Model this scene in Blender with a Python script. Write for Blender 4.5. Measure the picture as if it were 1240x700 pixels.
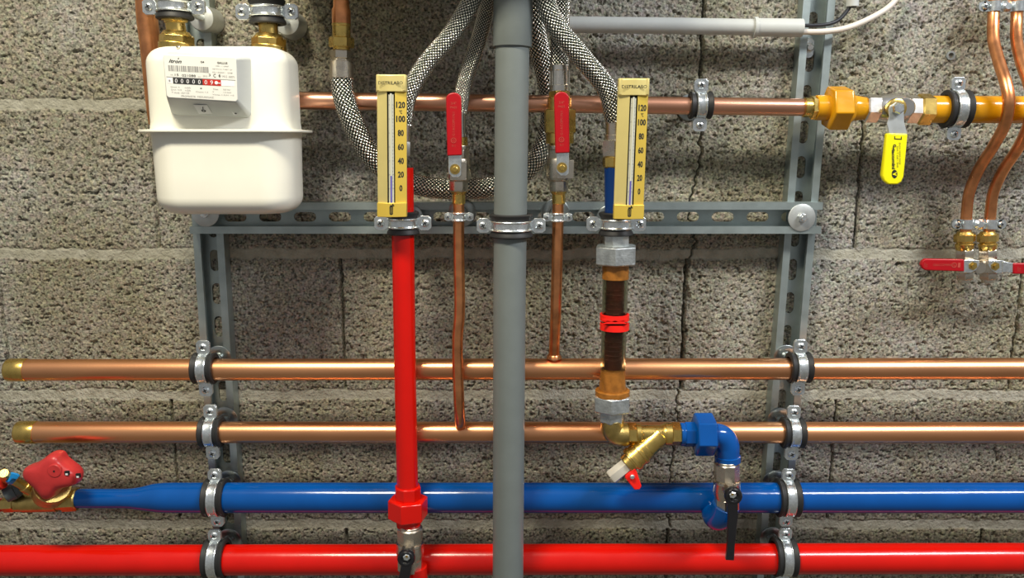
import bpy, math
import numpy as np
from mathutils import Vector, Matrix

# ------------------------------------------------------------------ camera, world, lights, exposure
for o in list(bpy.data.objects): bpy.data.objects.remove(o, do_unlink=True)
SC = bpy.context.scene
COL = SC.collection
TH = math.radians(10.0)
CAMZ = 1.5
DIST = 1.124
FPX = 1000.0
cam_d = bpy.data.cameras.new('camera'); cam_d.sensor_width = 36; cam_d.lens = FPX / 1240 * 36
cam_d.clip_start = 0.02
cam = bpy.data.objects.new('camera', cam_d); COL.objects.link(cam)
cam.location = (0, -DIST, CAMZ); cam.rotation_euler = (math.pi / 2 - TH, 0, 0)
SC.camera = cam
SC.view_settings.view_transform = 'Standard'; SC.view_settings.look = 'None'
SC.view_settings.gamma = 1; SC.view_settings.use_curve_mapping = False
SC.view_settings.exposure = 0.0

w = bpy.data.worlds.new('world'); SC.world = w; w.use_nodes = True
wn = w.node_tree; bg = wn.nodes['Background']
tc = wn.nodes.new('ShaderNodeTexCoord'); sp = wn.nodes.new('ShaderNodeSeparateXYZ')
cr = wn.nodes.new('ShaderNodeValToRGB'); mr = wn.nodes.new('ShaderNodeMapRange')
mr.inputs[1].default_value = -1; mr.inputs[2].default_value = 1
wn.links.new(tc.outputs['Generated'], sp.inputs[0]); wn.links.new(sp.outputs[2], mr.inputs[0])
wn.links.new(mr.outputs[0], cr.inputs[0]); wn.links.new(cr.outputs[0], bg.inputs[0])
cr.color_ramp.elements[0].position = 0.2; cr.color_ramp.elements[0].color = (0.22, 0.205, 0.175, 1)
cr.color_ramp.elements[1].position = 0.75; cr.color_ramp.elements[1].color = (0.48, 0.49, 0.51, 1)
bg.inputs[1].default_value = 0.66

def lamp(name, loc, sx, sy, power, col, target):
    d = bpy.data.lights.new(name, 'AREA'); d.shape = 'RECTANGLE'; d.size = sx; d.size_y = sy
    d.energy = power; d.color = col
    o = bpy.data.objects.new(name, d); COL.objects.link(o); o.location = loc
    o.rotation_euler = (Vector(target) - Vector(loc)).to_track_quat('-Z', 'Y').to_euler()
lamp('ceiling_lamp_warm', (-0.42, -0.90, CAMZ + 1.05), 0.42, 0.16, 28.0, (1.0, 0.91, 0.72), (-0.40, -0.3, CAMZ - 1.0))
lamp('ceiling_lamp_cool', (1.30, -0.90, CAMZ + 1.05), 0.85, 0.18, 36.0, (0.96, 0.97, 1.0), (1.0, -0.3, CAMZ - 1.0))

# ------------------------------------------------------------------ helpers
CT, ST = math.cos(TH), math.sin(TH)
def ray(px, py):
    a = (px - 620) / FPX; b = (350 - py) / FPX
    return Vector((a, CT + b * ST, -ST + b * CT))
def P(px, py, Y):
    d = ray(px, py); t = (Y + DIST) / d.y
    return Vector((d.x * t, Y, CAMZ + d.z * t))
def S(px, py, Y):
    return (Y + DIST) / ray(px, py).y / FPX
X = Vector((1, 0, 0)); Z = Vector((0, 0, 1)); N = Vector((0, -1, 0))

def spline(pts, n=8):
    pts = [Vector(p) for p in pts]
    q = [2 * pts[0] - pts[1]] + pts + [2 * pts[-1] - pts[-2]]
    out = []
    for i in range(1, len(q) - 2):
        p0, p1, p2, p3 = q[i - 1:i + 3]
        for k in range(n):
            t = k / n
            out.append(0.5 * ((2 * p1) + (p2 - p0) * t + (2 * p0 - 5 * p1 + 4 * p2 - p3) * t * t + (3 * p1 - p0 - 3 * p2 + p3) * t ** 3))
    out.append(pts[-1].copy())
    return out

_txt = {}
def text_data(s, bold=0.0, shear=0.0):
    key = (s, bold, shear)
    if key in _txt: return _txt[key]
    c = bpy.data.curves.new('t', 'FONT'); c.body = s; c.size = 1; c.resolution_u = 2
    c.align_x = 'CENTER'; c.align_y = 'CENTER'; c.offset = bold; c.shear = shear
    o = bpy.data.objects.new('t', c)
    me = o.to_mesh()
    V = [v.co.copy() for v in me.vertices]; F = [list(p.vertices) for p in me.polygons]
    o.to_mesh_clear(); bpy.data.objects.remove(o); bpy.data.curves.remove(c)
    _txt[key] = (V, F)
    return V, F

class MB:
    def __init__(s): s.V = []; s.F = []; s.M = []; s.U = {}
    def add(s, V, F, mat=0, uv=None):
        b = len(s.V); s.V += [Vector(v) for v in V]
        for i, f in enumerate(F):
            if uv: s.U[len(s.F)] = uv[i]
            s.F.append([b + k for k in f]); s.M.append(mat)
        return s
    def tube(s, pts, r, seg=24, mat=0, cap=True, hollow=None):
        pts = [Vector(p) for p in pts]; n = len(pts)
        R = r if isinstance(r, (list, tuple)) else [r] * n
        tan = []
        for i in range(n):
            a = pts[max(i - 1, 0)]; b = pts[min(i + 1, n - 1)]
            tan.append((b - a).normalized())
        ref = N if abs(tan[0].dot(N)) < 0.9 else Z
        u = (ref - tan[0] * ref.dot(tan[0])).normalized()
        V = []; L = [0.0]
        for i in range(n):
            if i: 
                u = (u - tan[i] * u.dot(tan[i])).normalized(); L.append(L[-1] + (pts[i] - pts[i - 1]).length)
            v = tan[i].cross(u)
            for k in range(seg):
                a = 2 * math.pi * k / seg
                V.append(pts[i] + (u * math.cos(a) + v * math.sin(a)) * R[i])
        F = []; UV = []
        for i in range(n - 1):
            for k in range(seg):
                k2 = (k + 1) % seg
                F.append([i * seg + k, i * seg + k2, (i + 1) * seg + k2, (i + 1) * seg + k])
                UV.append([(k / seg, L[i]), ((k + 1) / seg, L[i]), ((k + 1) / seg, L[i + 1]), (k / seg, L[i + 1])])
        if cap:
            F.append(list(range(seg))[::-1]); UV.append([(0, 0)] * seg)
            F.append([(n - 1) * seg + k for k in range(seg)]); UV.append([(0, 0)] * seg)
        return s.add(V, F, mat, UV)
    def lathe(s, o, d, prof, seg=32, ang=0.0, mat=0, closed=False, ref=None):
        o = Vector(o); d = Vector(d).normalized()
        if ref is None: ref = N if abs(d.dot(N)) < 0.9 else Z
        u = (ref - d * ref.dot(d)).normalized(); v = d.cross(u)
        V = []; F = []; n = len(prof)
        for t, r in prof:
            for k in range(seg):
                a = 2 * math.pi * k / seg + math.radians(ang)
                V.append(o + d * t + (u * math.cos(a) + v * math.sin(a)) * max(r, 1e-5))
        m = n if closed else n - 1
        for i in range(m):
            j = (i + 1) % n
            for k in range(seg):
                k2 = (k + 1) % seg
                F.append([i * seg + k, i * seg + k2, j * seg + k2, j * seg + k])
        if not closed:
            F.append(list(range(seg))[::-1]); F.append([(n - 1) * seg + k for k in range(seg)])
        return s.add(V, F, mat)
    def cyl(s, a, b, Y, r0, r1=None, seg=28, ang=0, mat=0, ch=0.0006):
        Y0, Y1 = Y if isinstance(Y, tuple) else (Y, Y)
        A = P(a[0], a[1], Y0); B = P(b[0], b[1], Y1)
        k0 = S(a[0], a[1], Y0) * r0; k1 = S(b[0], b[1], Y1) * (r0 if r1 is None else r1)
        L = (B - A).length; ch = min(ch, L * .2, k0 * .3)
        return s.lathe(A, B - A, [(0, k0 - ch), (ch, k0), (L - ch, k1), (L, k1 - ch)], seg, ang, mat)
    def hexn(s, a, b, Y, r, ang=30, mat=0, seg=6):
        Y0, Y1 = Y if isinstance(Y, tuple) else (Y, Y)
        A = P(a[0], a[1], Y0); B = P(b[0], b[1], Y1)
        k = S(a[0], a[1], Y0) * r; L = (B - A).length; c = min(L * .12, .0016)
        return s.lathe(A, B - A, [(0, k * .90), (c, k), (L - c, k), (L, k * .90)], seg, ang, mat)
    def box(s, c, sx, sy, sz, ax=X, ay=Vector((0, 1, 0)), az=Z, mat=0):
        V = [Vector(c) + ax * (sx / 2 * i) + ay * (sy / 2 * j) + az * (sz / 2 * k) for i in (-1, 1) for j in (-1, 1) for k in (-1, 1)]
        F = [[0, 1, 3, 2], [4, 6, 7, 5], [0, 4, 5, 1], [2, 3, 7, 6], [0, 2, 6, 4], [1, 5, 7, 3]]
        return s.add(V, F, mat)
    def prism(s, poly, o, ux, uy, d, mat=0):
        n = len(poly); o = Vector(o)
        a = [o + ux * p[0] + uy * p[1] for p in poly]
        V = a + [p + d for p in a]
        F = [list(range(n))[::-1], list(range(n, 2 * n))] + [[i, (i + 1) % n, n + (i + 1) % n, n + i] for i in range(n)]
        return s.add(V, F, mat)
    def prismpx(s, poly, Y, th, mat=0):
        """outline given on the plane at depth Y, thickness th away from the viewer"""
        pts = [P(x, y, Y) for x, y in poly]; o = sum(pts, Vector()) / len(pts)
        return s.prism([((p - o).x, (p - o).z) for p in pts], o, X, Z, Vector((0, th, 0)), mat)
    def text(s, t, o, ux, uy, h, mat=0, bold=0.0, shear=0.0, width=None):
        V, F = text_data(t, bold, shear)
        if not V: return s
        x0 = min(v.x for v in V); x1 = max(v.x for v in V); y0 = min(v.y for v in V); y1 = max(v.y for v in V)
        ky = h / (y1 - y0); kx = width / (x1 - x0) if width else ky
        return s.add([Vector(o) + ux * ((v.x - (x0 + x1) / 2) * kx) + uy * ((v.y - (y0 + y1) / 2) * ky) for v in V], F, mat)
    def textpx(s, t, px, py, Y, h, w_=None, mat=0, bold=0.0, shear=0.0, rot=0.0):
        k = S(px, py, Y); a = math.radians(rot)
        return s.text(t, P(px, py, Y), X * math.cos(a) + Z * math.sin(a), Z * math.cos(a) - X * math.sin(a), h * k, mat, bold, shear, w_ * k if w_ else None)

ROOT = {}
def mesh_obj(name, mb, mats, parent=None, origin=None, angle=38, bevel=0, label=None):
    """world-space shapes -> one mesh object, stored relative to its thing's base"""
    if parent is not None: off = ROOT[parent.name]
    else: off = Vector(origin) if origin is not None else sum(mb.V, Vector()) / len(mb.V)
    me = bpy.data.meshes.new(name)
    me.from_pydata([v - off for v in mb.V], [], mb.F)
    if not isinstance(mats, (list, tuple)): mats = [mats]
    for m in mats: me.materials.append(m)
    me.polygons.foreach_set('material_index', mb.M)
    me.polygons.foreach_set('use_smooth', [True] * len(mb.F))
    if mb.U:
        uv = me.uv_layers.new(name='UVMap')
        for i, c in mb.U.items():
            st = me.polygons[i].loop_start
            for k, q in enumerate(c): uv.data[st + k].uv = q
    me.update()
    import bmesh
    b = bmesh.new(); b.from_mesh(me); bmesh.ops.recalc_face_normals(b, faces=b.faces); b.to_mesh(me); b.free()
    me.set_sharp_from_angle(angle=math.radians(angle))
    o = bpy.data.objects.new(name, me); COL.objects.link(o)
    if parent is not None: o.parent = parent; ROOT[o.name] = off
    else: o.location = off; ROOT[o.name] = off
    if bevel:
        m = o.modifiers.new('bevel', 'BEVEL'); m.width = bevel; m.segments = 3; m.limit_method = 'ANGLE'; m.angle_limit = math.radians(35)
        m.harden_normals = False
    if label: o['label'] = label
    return o
def tag(o, label, cat, group=None):
    o['label'] = label; o['category'] = cat
    if group: o['group'] = group
    return o
def thing(name, label, cat, loc, group=None):
    o = bpy.data.objects.new(name, None); COL.objects.link(o); o.location = loc; o.empty_display_size = .02
    ROOT[o.name] = Vector(loc)
    return tag(o, label, cat, group)

# ------------------------------------------------------------------ materials
def mat(name, col, metal=0.0, rough=0.5, var=0.0, vscale=60, bump=0.0, bscale=300, rvar=0.0, trans=0.0, ior=1.45, coat=0.0, stretch=None, alt=None):
    m = bpy.data.materials.new(name); m.use_nodes = True; nt = m.node_tree; b = nt.nodes['Principled BSDF']
    b.inputs['Base Color'].default_value = (*col, 1); b.inputs['Metallic'].default_value = metal
    b.inputs['Roughness'].default_value = rough; b.inputs['IOR'].default_value = ior
    b.inputs['Transmission Weight'].default_value = trans; b.inputs['Coat Weight'].default_value = coat
    b.inputs['Coat Roughness'].default_value = 0.1
    g = nt.nodes.new('ShaderNodeNewGeometry')
    src = g.outputs['Position']
    if stretch:
        mp = nt.nodes.new('ShaderNodeMapping'); mp.inputs['Scale'].default_value = stretch
        nt.links.new(src, mp.inputs[0]); src = mp.outputs[0]
    n = nt.nodes.new('ShaderNodeTexNoise'); n.inputs['Scale'].default_value = vscale; n.inputs['Detail'].default_value = 5
    nt.links.new(src, n.inputs['Vector'])
    r = nt.nodes.new('ShaderNodeValToRGB')
    lo = alt if alt else tuple(c * (1 - var) for c in col); hi = tuple(min(1, c * (1 + var * .5)) for c in col)
    r.color_ramp.elements[0].position = .32; r.color_ramp.elements[0].color = (*lo, 1)
    r.color_ramp.elements[1].position = .66; r.color_ramp.elements[1].color = (*hi, 1)
    nt.links.new(n.outputs[0], r.inputs[0]); nt.links.new(r.outputs[0], b.inputs['Base Color'])
    if rvar:
        q = nt.nodes.new('ShaderNodeMapRange'); q.inputs[3].default_value = rough - rvar; q.inputs[4].default_value = rough + rvar
        nt.links.new(n.outputs[0], q.inputs[0]); nt.links.new(q.outputs[0], b.inputs['Roughness'])
    if bump:
        n2 = nt.nodes.new('ShaderNodeTexNoise'); n2.inputs['Scale'].default_value = bscale; n2.inputs['Detail'].default_value = 3
        nt.links.new(g.outputs['Position'], n2.inputs['Vector'])
        bp = nt.nodes.new('ShaderNodeBump'); bp.inputs['Strength'].default_value = bump; bp.inputs['Distance'].default_value = .001
        nt.links.new(n2.outputs[0], bp.inputs['Height']); nt.links.new(bp.outputs[0], b.inputs['Normal'])
    return m
M = {}
M['copper'] = mat('copper', (0.97, 0.44, 0.21), 1, .31, .20, 14, .05, 400, .07, stretch=(.35, 1, 1.5))
M['copper_gas'] = mat('copper_gas', (0.95, 0.48, 0.31), 1, .30, .15, 14, .05, 400, .05, stretch=(.35, 1, 1.5))
M['copper_dark'] = mat('copper_dark', (0.93, 0.38, 0.16), 1, .30, .25, 60, .05, 400, .07)
M['brass'] = mat('brass', (0.78, 0.55, 0.16), 1, .28, .18, 90, .12, 500, .06)
M['brass_dull'] = mat('brass_dull', (0.62, 0.45, 0.15), 1, .36, .25, 90, .25, 600, .06)
M['nickel'] = mat('nickel', (0.66, 0.60, 0.50), 1, .28, .12, 90, .12, 500, .05)
M['nickel_bright'] = mat('nickel_bright', (0.74, 0.72, 0.67), 1, .26, .08, 90, .06, 500, .04)
M['zinc'] = mat('zinc', (0.82, 0.87, 0.88), .93, .25, .14, 200, .10, 400, .08)
M['galv'] = mat('galv', (0.46, 0.52, 0.54), .85, .42, .16, 50, .10, 700, .08)
M['rail'] = mat('rail', (0.42, 0.49, 0.485), .8, .42, .14, 40, .10, 700, .06)
M['zinc_matt'] = mat('zinc_matt', (0.60, 0.63, 0.62), .75, .45, .10, 80, .05, 500, .05)
M['disc'] = mat('disc', (0.42, 0.46, 0.45), 1, .30, .12, 80, .05, 500, .05)
M['steel_cast'] = mat('steel_cast', (0.62, 0.66, 0.66), .85, .38, .22, 110, .5, 350, .08)
M['rubber'] = mat('rubber', (0.018, 0.018, 0.018), 0, .55, .1)
M['black_plastic'] = mat('black_plastic', (0.012, 0.012, 0.014), 0, .28, .1)
M['red_paint'] = mat('red_paint', (0.62, 0.005, 0.001), 0, .20, .05, 30, .14, 60, .04, ior=1.5)
M['blue_paint'] = mat('blue_paint', (0.000, 0.072, 0.31), 0, .15, .08, 30, .14, 60, .03, ior=1.5)
M['blue_shaded'] = mat('blue_shaded', (0.002, 0.030, 0.15), 0, .30, .08, 30, .10, 90, .04)  # blue pipe paint with the stub's shade put into the colour
M['ochre_paint'] = mat('ochre_paint', (0.68, 0.31, 0.006), 0, .18, .12, 40, .15, 120, .04, ior=1.5)
M['red_plastic'] = mat('red_plastic', (0.38, 0.002, 0.007), 0, .38, .05, 60, .05, 300)
M['red_clip'] = mat('red_clip', (0.95, 0.015, 0.008), 0, .45, .03)
M['plug_cream'] = mat('plug_cream', (0.74, 0.70, 0.60), .35, .35, .05)
M['hand_red'] = mat('hand_red', (0.52, 0.035, 0.035), 0, .34, .15, 60, .10, 300, .05)
M['yellow_plastic'] = mat('yellow_plastic', (0.88, 0.80, 0.004), 0, .36, .03, 60)
M['red_emboss'] = mat('red_emboss', (0.46, 0.07, 0.05), 0, .4)
M['ink'] = mat('ink', (0.015, 0.018, 0.015), 0, .5)
M['ink_grey'] = mat('ink_grey', (0.30, 0.30, 0.29), 0, .6)
M['ink_olive'] = mat('ink_olive', (0.10, 0.12, 0.02), 0, .5)
M['pvc'] = mat('pvc', (0.165, 0.188, 0.182), 0, .42, .05, 40)
M['conduit'] = mat('conduit', (0.50, 0.52, 0.50), 0, .45, .04, 40)
M['cable_white'] = mat('cable_white', (0.70, 0.64, 0.56), 0, .45, .04, 40)
M['cable_black'] = mat('cable_black', (0.015, 0.017, 0.022), 0, .4)
M['enamel'] = mat('enamel', (0.88, 0.865, 0.75), 0, .32, .02, 30, coat=.2)
M['label_white'] = mat('label_white', (0.74, 0.74, 0.69), 0, .4, .02)
M['index_grey'] = mat('index_grey', (0.60, 0.62, 0.59), 0, .45, .03)
M['sticker'] = mat('sticker', (0.78, 0.79, 0.78), 0, .5)
M['counter_black'] = mat('counter_black', (0.035, 0.035, 0.035), 0, .4)
M['counter_red'] = mat('counter_red', (0.50, 0.03, 0.02), 0, .4)
M['digit_white'] = mat('digit_white', (0.82, 0.82, 0.82), 0, .5)
M['gold'] = mat('gold', (0.86, 0.72, 0.28), .55, .42, .03, 50)  # paler gold carries the light on the left panel in its colour
M['gold_deep_shade'] = mat('gold_deep_shade', (0.80, 0.57, 0.09), .45, .42, .03, 50)  # deeper gold, right panel's shade put in the colour; also on foot block
M['scale_white'] = mat('scale_white', (0.60, 0.60, 0.49), 0, .35)
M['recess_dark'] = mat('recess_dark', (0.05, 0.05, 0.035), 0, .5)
M['liquid'] = mat('liquid', (0.12, 0.10, 0.42), 0, .25)
M['amber'] = mat('amber', (0.34, 0.13, 0.02), 0, .22, .3, 120, .2, 300)
M['glass'] = mat('glass', (0.62, 0.64, 0.54), 0, .04, .02, 60, trans=1.0, ior=1.2)
M['float'] = mat('float', (0.13, 0.030, 0.018), 0, .35, .4, 60, alt=(.045, .022, .015))
M['plug'] = mat('plug', (0.22, 0.24, 0.24), 0, .5)
M['dark'] = mat('dark', (0.008, 0.008, 0.008), 0, .7)
M['cap_blue'] = mat('cap_blue', (0.01, 0.25, 0.65), 0, .35)
M['cap_grey'] = mat('cap_grey', (0.09, 0.11, 0.12), 0, .45)
M['red_pipe_dark'] = mat('red_pipe_dark', (0.50, 0.02, 0.01), 0, .35)

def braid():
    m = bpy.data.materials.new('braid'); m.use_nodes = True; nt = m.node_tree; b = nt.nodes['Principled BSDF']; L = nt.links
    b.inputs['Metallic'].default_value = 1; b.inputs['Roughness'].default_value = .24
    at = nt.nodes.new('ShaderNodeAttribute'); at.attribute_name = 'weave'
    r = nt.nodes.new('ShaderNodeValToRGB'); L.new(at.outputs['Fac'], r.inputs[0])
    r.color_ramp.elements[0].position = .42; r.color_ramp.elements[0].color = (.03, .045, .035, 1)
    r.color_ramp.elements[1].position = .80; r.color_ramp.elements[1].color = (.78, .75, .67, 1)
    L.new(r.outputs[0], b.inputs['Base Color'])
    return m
M['braid'] = braid()

def wall_mat():
    m = bpy.data.materials.new('concrete_block'); m.use_nodes = True; nt = m.node_tree; b = nt.nodes['Principled BSDF']; L = nt.links
    b.inputs['Roughness'].default_value = .92; b.inputs['Specular IOR Level'].default_value = .15
    g = nt.nodes.new('ShaderNodeNewGeometry'); pos = g.outputs['Position']
    def noise(sc, det=4):
        n = nt.nodes.new('ShaderNodeTexNoise'); n.inputs['Scale'].default_value = sc; n.inputs['Detail'].default_value = det
        L.new(pos, n.inputs['Vector']); return n
    def ramp(src, els):
        r = nt.nodes.new('ShaderNodeValToRGB'); L.new(src, r.inputs[0])
        e = r.color_ramp.elements
        e[0].position, e[0].color = els[0][0], (*els[0][1], 1)
        e[1].position, e[1].color = els[-1][0], (*els[-1][1], 1)
        for p_, c_ in els[1:-1]:
            q = e.new(p_); q.color = (*c_, 1)
        return r.outputs[0]
    def mix(a, c, f, mode='MIX'):
        n = nt.nodes.new('ShaderNodeMix'); n.data_type = 'RGBA'; n.blend_type = mode
        if isinstance(f, (int, float)): n.inputs[0].default_value = f
        else: L.new(f, n.inputs[0])
        L.new(a, n.inputs[6]); L.new(c, n.inputs[7]); return n.outputs[2]
    big = ramp(noise(5, 3).outputs[0], [(.35, (.222, .208, .146)), (.52, (.250, .238, .190)), (.68, (.290, .284, .256))])
    grain = ramp(noise(330, 3).outputs[0], [(.36, (.34, .33, .32)), (.46, (.95, .95, .95)), (.56, (1.05, 1.05, 1.05)), (.70, (1.7, 1.65, 1.58))])
    vo = nt.nodes.new('ShaderNodeTexVoronoi'); vo.inputs['Scale'].default_value = 210; L.new(pos, vo.inputs['Vector'])
    hs = nt.nodes.new('ShaderNodeHueSaturation'); L.new(vo.outputs['Color'], hs.inputs['Color']); hs.inputs['Saturation'].default_value = .22; hs.inputs['Value'].default_value = 1.0
    c1 = mix(big, grain, 1.0, 'MULTIPLY'); c2 = mix(c1, hs.outputs[0], .30, 'OVERLAY')
    mo = ramp(noise(60, 5).outputs[0], [(.3, (.31, .30, .235)), (.7, (.43, .42, .35))])
    at = nt.nodes.new('ShaderNodeAttribute'); at.attribute_name = 'mortar'
    c3 = mix(c2, mo, at.outputs['Fac'])
    L.new(c3, b.inputs['Base Color'])
    bp = nt.nodes.new('ShaderNodeBump'); bp.inputs['Strength'].default_value = .8; bp.inputs['Distance'].default_value = .0016
    L.new(noise(420, 4).outputs[0], bp.inputs['Height'])
    bp2 = nt.nodes.new('ShaderNodeBump'); bp2.inputs['Strength'].default_value = .7; bp2.inputs['Distance'].default_value = .003
    L.new(noise(170, 2).outputs[0], bp2.inputs['Height']); L.new(bp.outputs[0], bp2.inputs['Normal'])
    L.new(bp2.outputs[0], b.inputs['Normal'])
    return m
M['wall'] = wall_mat()

# ------------------------------------------------------------------ the wall
def build_wall():
    fx = np.arange(-0.80, 0.80, 0.00135); fz = np.arange(-0.72, 0.26, 0.00135)
    xs = np.concatenate([np.arange(-1.6, -0.80, .01), fx, np.arange(fx[-1] + .01, 1.6, .01)])
    zs = np.concatenate([np.arange(-1.5, -0.72, .01), fz, np.arange(fz[-1] + .01, 1.0, .01)])
    XX, ZZ = np.meshgrid(xs, zs)
    rng = np.random.RandomState(7)
    T = rng.rand(512, 512)
    def vn(sx, sz=None, ox=0.0):
        sz = sz or sx
        u = (XX + 5 + ox) / sx; v = (ZZ + 5 + ox * .7) / sz
        iu = np.floor(u).astype(int); iv = np.floor(v).astype(int); a = u - iu; c = v - iv
        a = a * a * (3 - 2 * a); c = c * c * (3 - 2 * c)
        g = lambda i, j: T[(i) % 512, (j) % 512]
        return (g(iu, iv) * (1 - a) + g(iu + 1, iv) * a) * (1 - c) + (g(iu, iv + 1) * (1 - a) + g(iu + 1, iv + 1) * a) * c
    n1 = vn(.0055); n2 = vn(.0031, None, 1.3); n3 = vn(.03, None, 2.1); n4 = vn(.0034, .0029, 3.7); n5 = vn(.0075, .006, .77)
    h = (n1 - .5) * .0009 + (n2 - .5) * .0008 + (n3 - .5) * .0012
    pit = np.clip((.31 - (n4 * .55 + n2 * .45)) / .07, 0, 1); h -= pit * .0036
    pit2 = np.clip((.20 - n5) / .08, 0, 1) * np.clip((n3 - .35) / .2, 0, 1); h -= pit2 * .0030
    def zpx(y): return P(620, y, 0).z - CAMZ
    bedz = [.052, -.1495, -.350, -.546, .252, -.745, -.945, .452, .652]
    mort = np.zeros_like(XX)
    for i, bz in enumerate(bedz):
        wob = (vn(.05, 1.0, i * .9) - .5) * .004 + (vn(.009, .5, i * .4) - .5) * .0035
        d = np.abs(ZZ - bz - wob)
        m = np.clip((.0078 - d) / .0016, 0, 1)
        edge = np.clip(1 - np.abs(ZZ - bz - wob - .0078) / .0013, 0, 1) * (vn(.02, .5, i) > .35)
        mort = np.maximum(mort, m)
        h = h * (1 - m) + m * (-.0010 + (n1 - .5) * .0006 + (n2 - .5) * .0003) - edge * .0022
    def inb(z0, z1): return ((ZZ > z0) & (ZZ < z1)).astype(float)
    rows = {  # joint x positions in the photograph, one y each
        'A': (.059, .245, 60, [405, 850]), 'B': (-.142, .045, 220, [187, 614, 1041]), 'C': (-.343, -.157, 390, [4, 415, 828, 1232]),
        'D': (-.539, -.357, 555, [212, 612, 1008, 1400]), 'E': (-.738, -.553, 660, [24, 420, 808, 1188])}
    for k, (z0, z1, y, js) in rows.items():
        zn = inb(z0, z1)
        for j, px in enumerate(js):
            x0 = P(px, y, 0).x
            wob = (vn(1.0, .012, j * 1.7 + ord(k)) - .5) * .0028
            wid = .0026 if k != 'D' else .0020
            d = np.abs(XX - x0 - wob); g = np.clip((wid - d) / .0012, 0, 1) * zn
            h -= g * .014
            mort *= (1 - g)
    # settlement crack running down through the courses
    cp = [(850, 120), (852, 150), (848, 185), (843, 215), (836, 245), (835, 262), (842, 290), (838, 312), (832, 325), (826, 460), (822, 480), (818, 500), (823, 525), (814, 545), (812, 575), (810, 640)]
    cw = [P(a, b_, 0) for a, b_ in cp]
    cz = np.array([c.z - CAMZ for c in cw])[::-1]; cx = np.array([c.x for c in cw])[::-1]
    ctr = np.interp(ZZ, cz, cx) + (vn(1.0, .006, 9.1) - .5) * .009
    g = np.clip((.0016 - np.abs(XX - ctr)) / .0012, 0, 1) * ((ZZ > cz[0]) & (ZZ < cz[-1])); h -= g * .010; mort *= (1 - .8 * g)
    ny, nx = XX.shape
    co = np.empty((ny * nx, 3), np.float32); co[:, 0] = XX.ravel(); co[:, 1] = -h.ravel(); co[:, 2] = ZZ.ravel() + CAMZ
    idx = np.arange(ny * nx).reshape(ny, nx)
    q = np.stack([idx[:-1, :-1], idx[:-1, 1:], idx[1:, 1:], idx[1:, :-1]], -1).reshape(-1, 4)
    me = bpy.data.meshes.new('wall_back')
    me.vertices.add(len(co)); me.vertices.foreach_set('co', co.ravel())
    me.loops.add(q.size); me.loops.foreach_set('vertex_index', q.ravel().astype(np.int32))
    me.polygons.add(len(q)); me.polygons.foreach_set('loop_start', np.arange(0, q.size, 4, dtype=np.int32))
    try: me.polygons.foreach_set('loop_total', np.full(len(q), 4, dtype=np.int32))
    except Exception: pass
    me.update(calc_edges=True)
    a = me.attributes.new('mortar', 'FLOAT', 'POINT'); a.data.foreach_set('value', mort.ravel().astype(np.float32))
    me.materials.append(M['wall'])
    o = bpy.data.objects.new('wall_back', me); COL.objects.link(o); o['kind'] = 'structure'
    return o
build_wall()

# ------------------------------------------------------------------ perforated mounting rails
def rail(a, b, Yb, first, pitch, label, name='mounting_rail'):
    A = P(a[0], a[1], Yb); B = P(b[0], b[1], Yb); u = (B - A).normalized(); L = (B - A).length
    wv = u.cross(N).normalized(); h = .0205; t = .0018; D = .021
    mb = MB()
    for s in (-1, 1):
        prof = [(h, 0), (h, D), (h - .0095, D), (h - .0095, D - .005), (h - .0082, D - .005), (h - .0082, D - .0016), (h - t, D - .0016), (h - t, 0)]
        mb.prism([(p[0] * s, p[1]) for p in prof], A, wv, N, u * L)
    hw = h - t; sl = .0085; sr = .0064   # slot: half straight length, radius
    cells = []; c = first
    while c - pitch > -pitch * .5: c -= pitch
    edges = []
    k = c
    while k - pitch / 2 < L:
        edges.append(k); k += pitch
    def slotray(ang):
        d = Vector((math.cos(ang), math.sin(ang))); lo, hi = 0, .05
        for _ in range(26):
            m = (lo + hi) / 2; q = d * m; sd = math.hypot(max(abs(q.x) - sl, 0), q.y) - sr
            if sd > 0: hi = m
            else: lo = m
        return d * lo
    hc = pitch / 2; angs = [2 * math.pi * i / 28 for i in range(28)] + [math.atan2(sy * hw, sx * hc) % (2 * math.pi) for sx in (-1, 1) for sy in (-1, 1)]
    angs = sorted(angs)
    for c in edges:
        lo = max(c - hc, 0) - c; hi = min(c + hc, L) - c
        if hi - lo < .004: continue
        full = lo <= -hc + 1e-6 and hi >= hc - 1e-6
        if not full:
            mb.box(A + u * (c + (lo + hi) / 2) + N * t / 2, hi - lo, t, 2 * hw, ax=u, ay=N, az=wv); continue
        n = len(angs); V = []
        for n0 in (0, t):
            for an in angs:
                q = slotray(an); V.append(A + u * (c + q.x) + wv * q.y + N * n0)
            for an in angs:
                ca, sa = math.cos(an), math.sin(an)
                r = min(hc / abs(ca) if abs(ca) > 1e-6 else 9, hw / abs(sa) if abs(sa) > 1e-6 else 9)
                V.append(A + u * (c + ca * r) + wv * sa * r + N * n0)
        F = []
        for i in range(n):
            j = (i + 1) % n
            F += [[i, j, n + j, n + i], [2 * n + i, 3 * n + i, 3 * n + j, 2 * n + j], [i, 2 * n + i, 2 * n + j, j]]
        mb.add(V, F)
    return tag(mesh_obj(name, mb, M['rail'], origin=(A + B) / 2, angle=30), label, 'mounting rail', 'perforated mounting rails')
def along(a, b, Y, q):
    return (P(q[0], q[1], Y) - P(a[0], a[1], Y)).dot((P(b[0], b[1], Y) - P(a[0], a[1], Y)).normalized())
la, lb = (239, -30), (289, 760)
rail(la, lb, -.0005, along(la, lb, 0, (259.5, 315)), .0464, 'grey perforated steel rail standing vertically on the wall, passing behind the gas meter')
ra, rb = (988, -30), (923, 760)
rail(ra, rb, -.0005, along(ra, rb, 0, (955, 326)), .0464, 'grey perforated steel rail standing vertically on the wall, left of the yellow lever valve')
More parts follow.
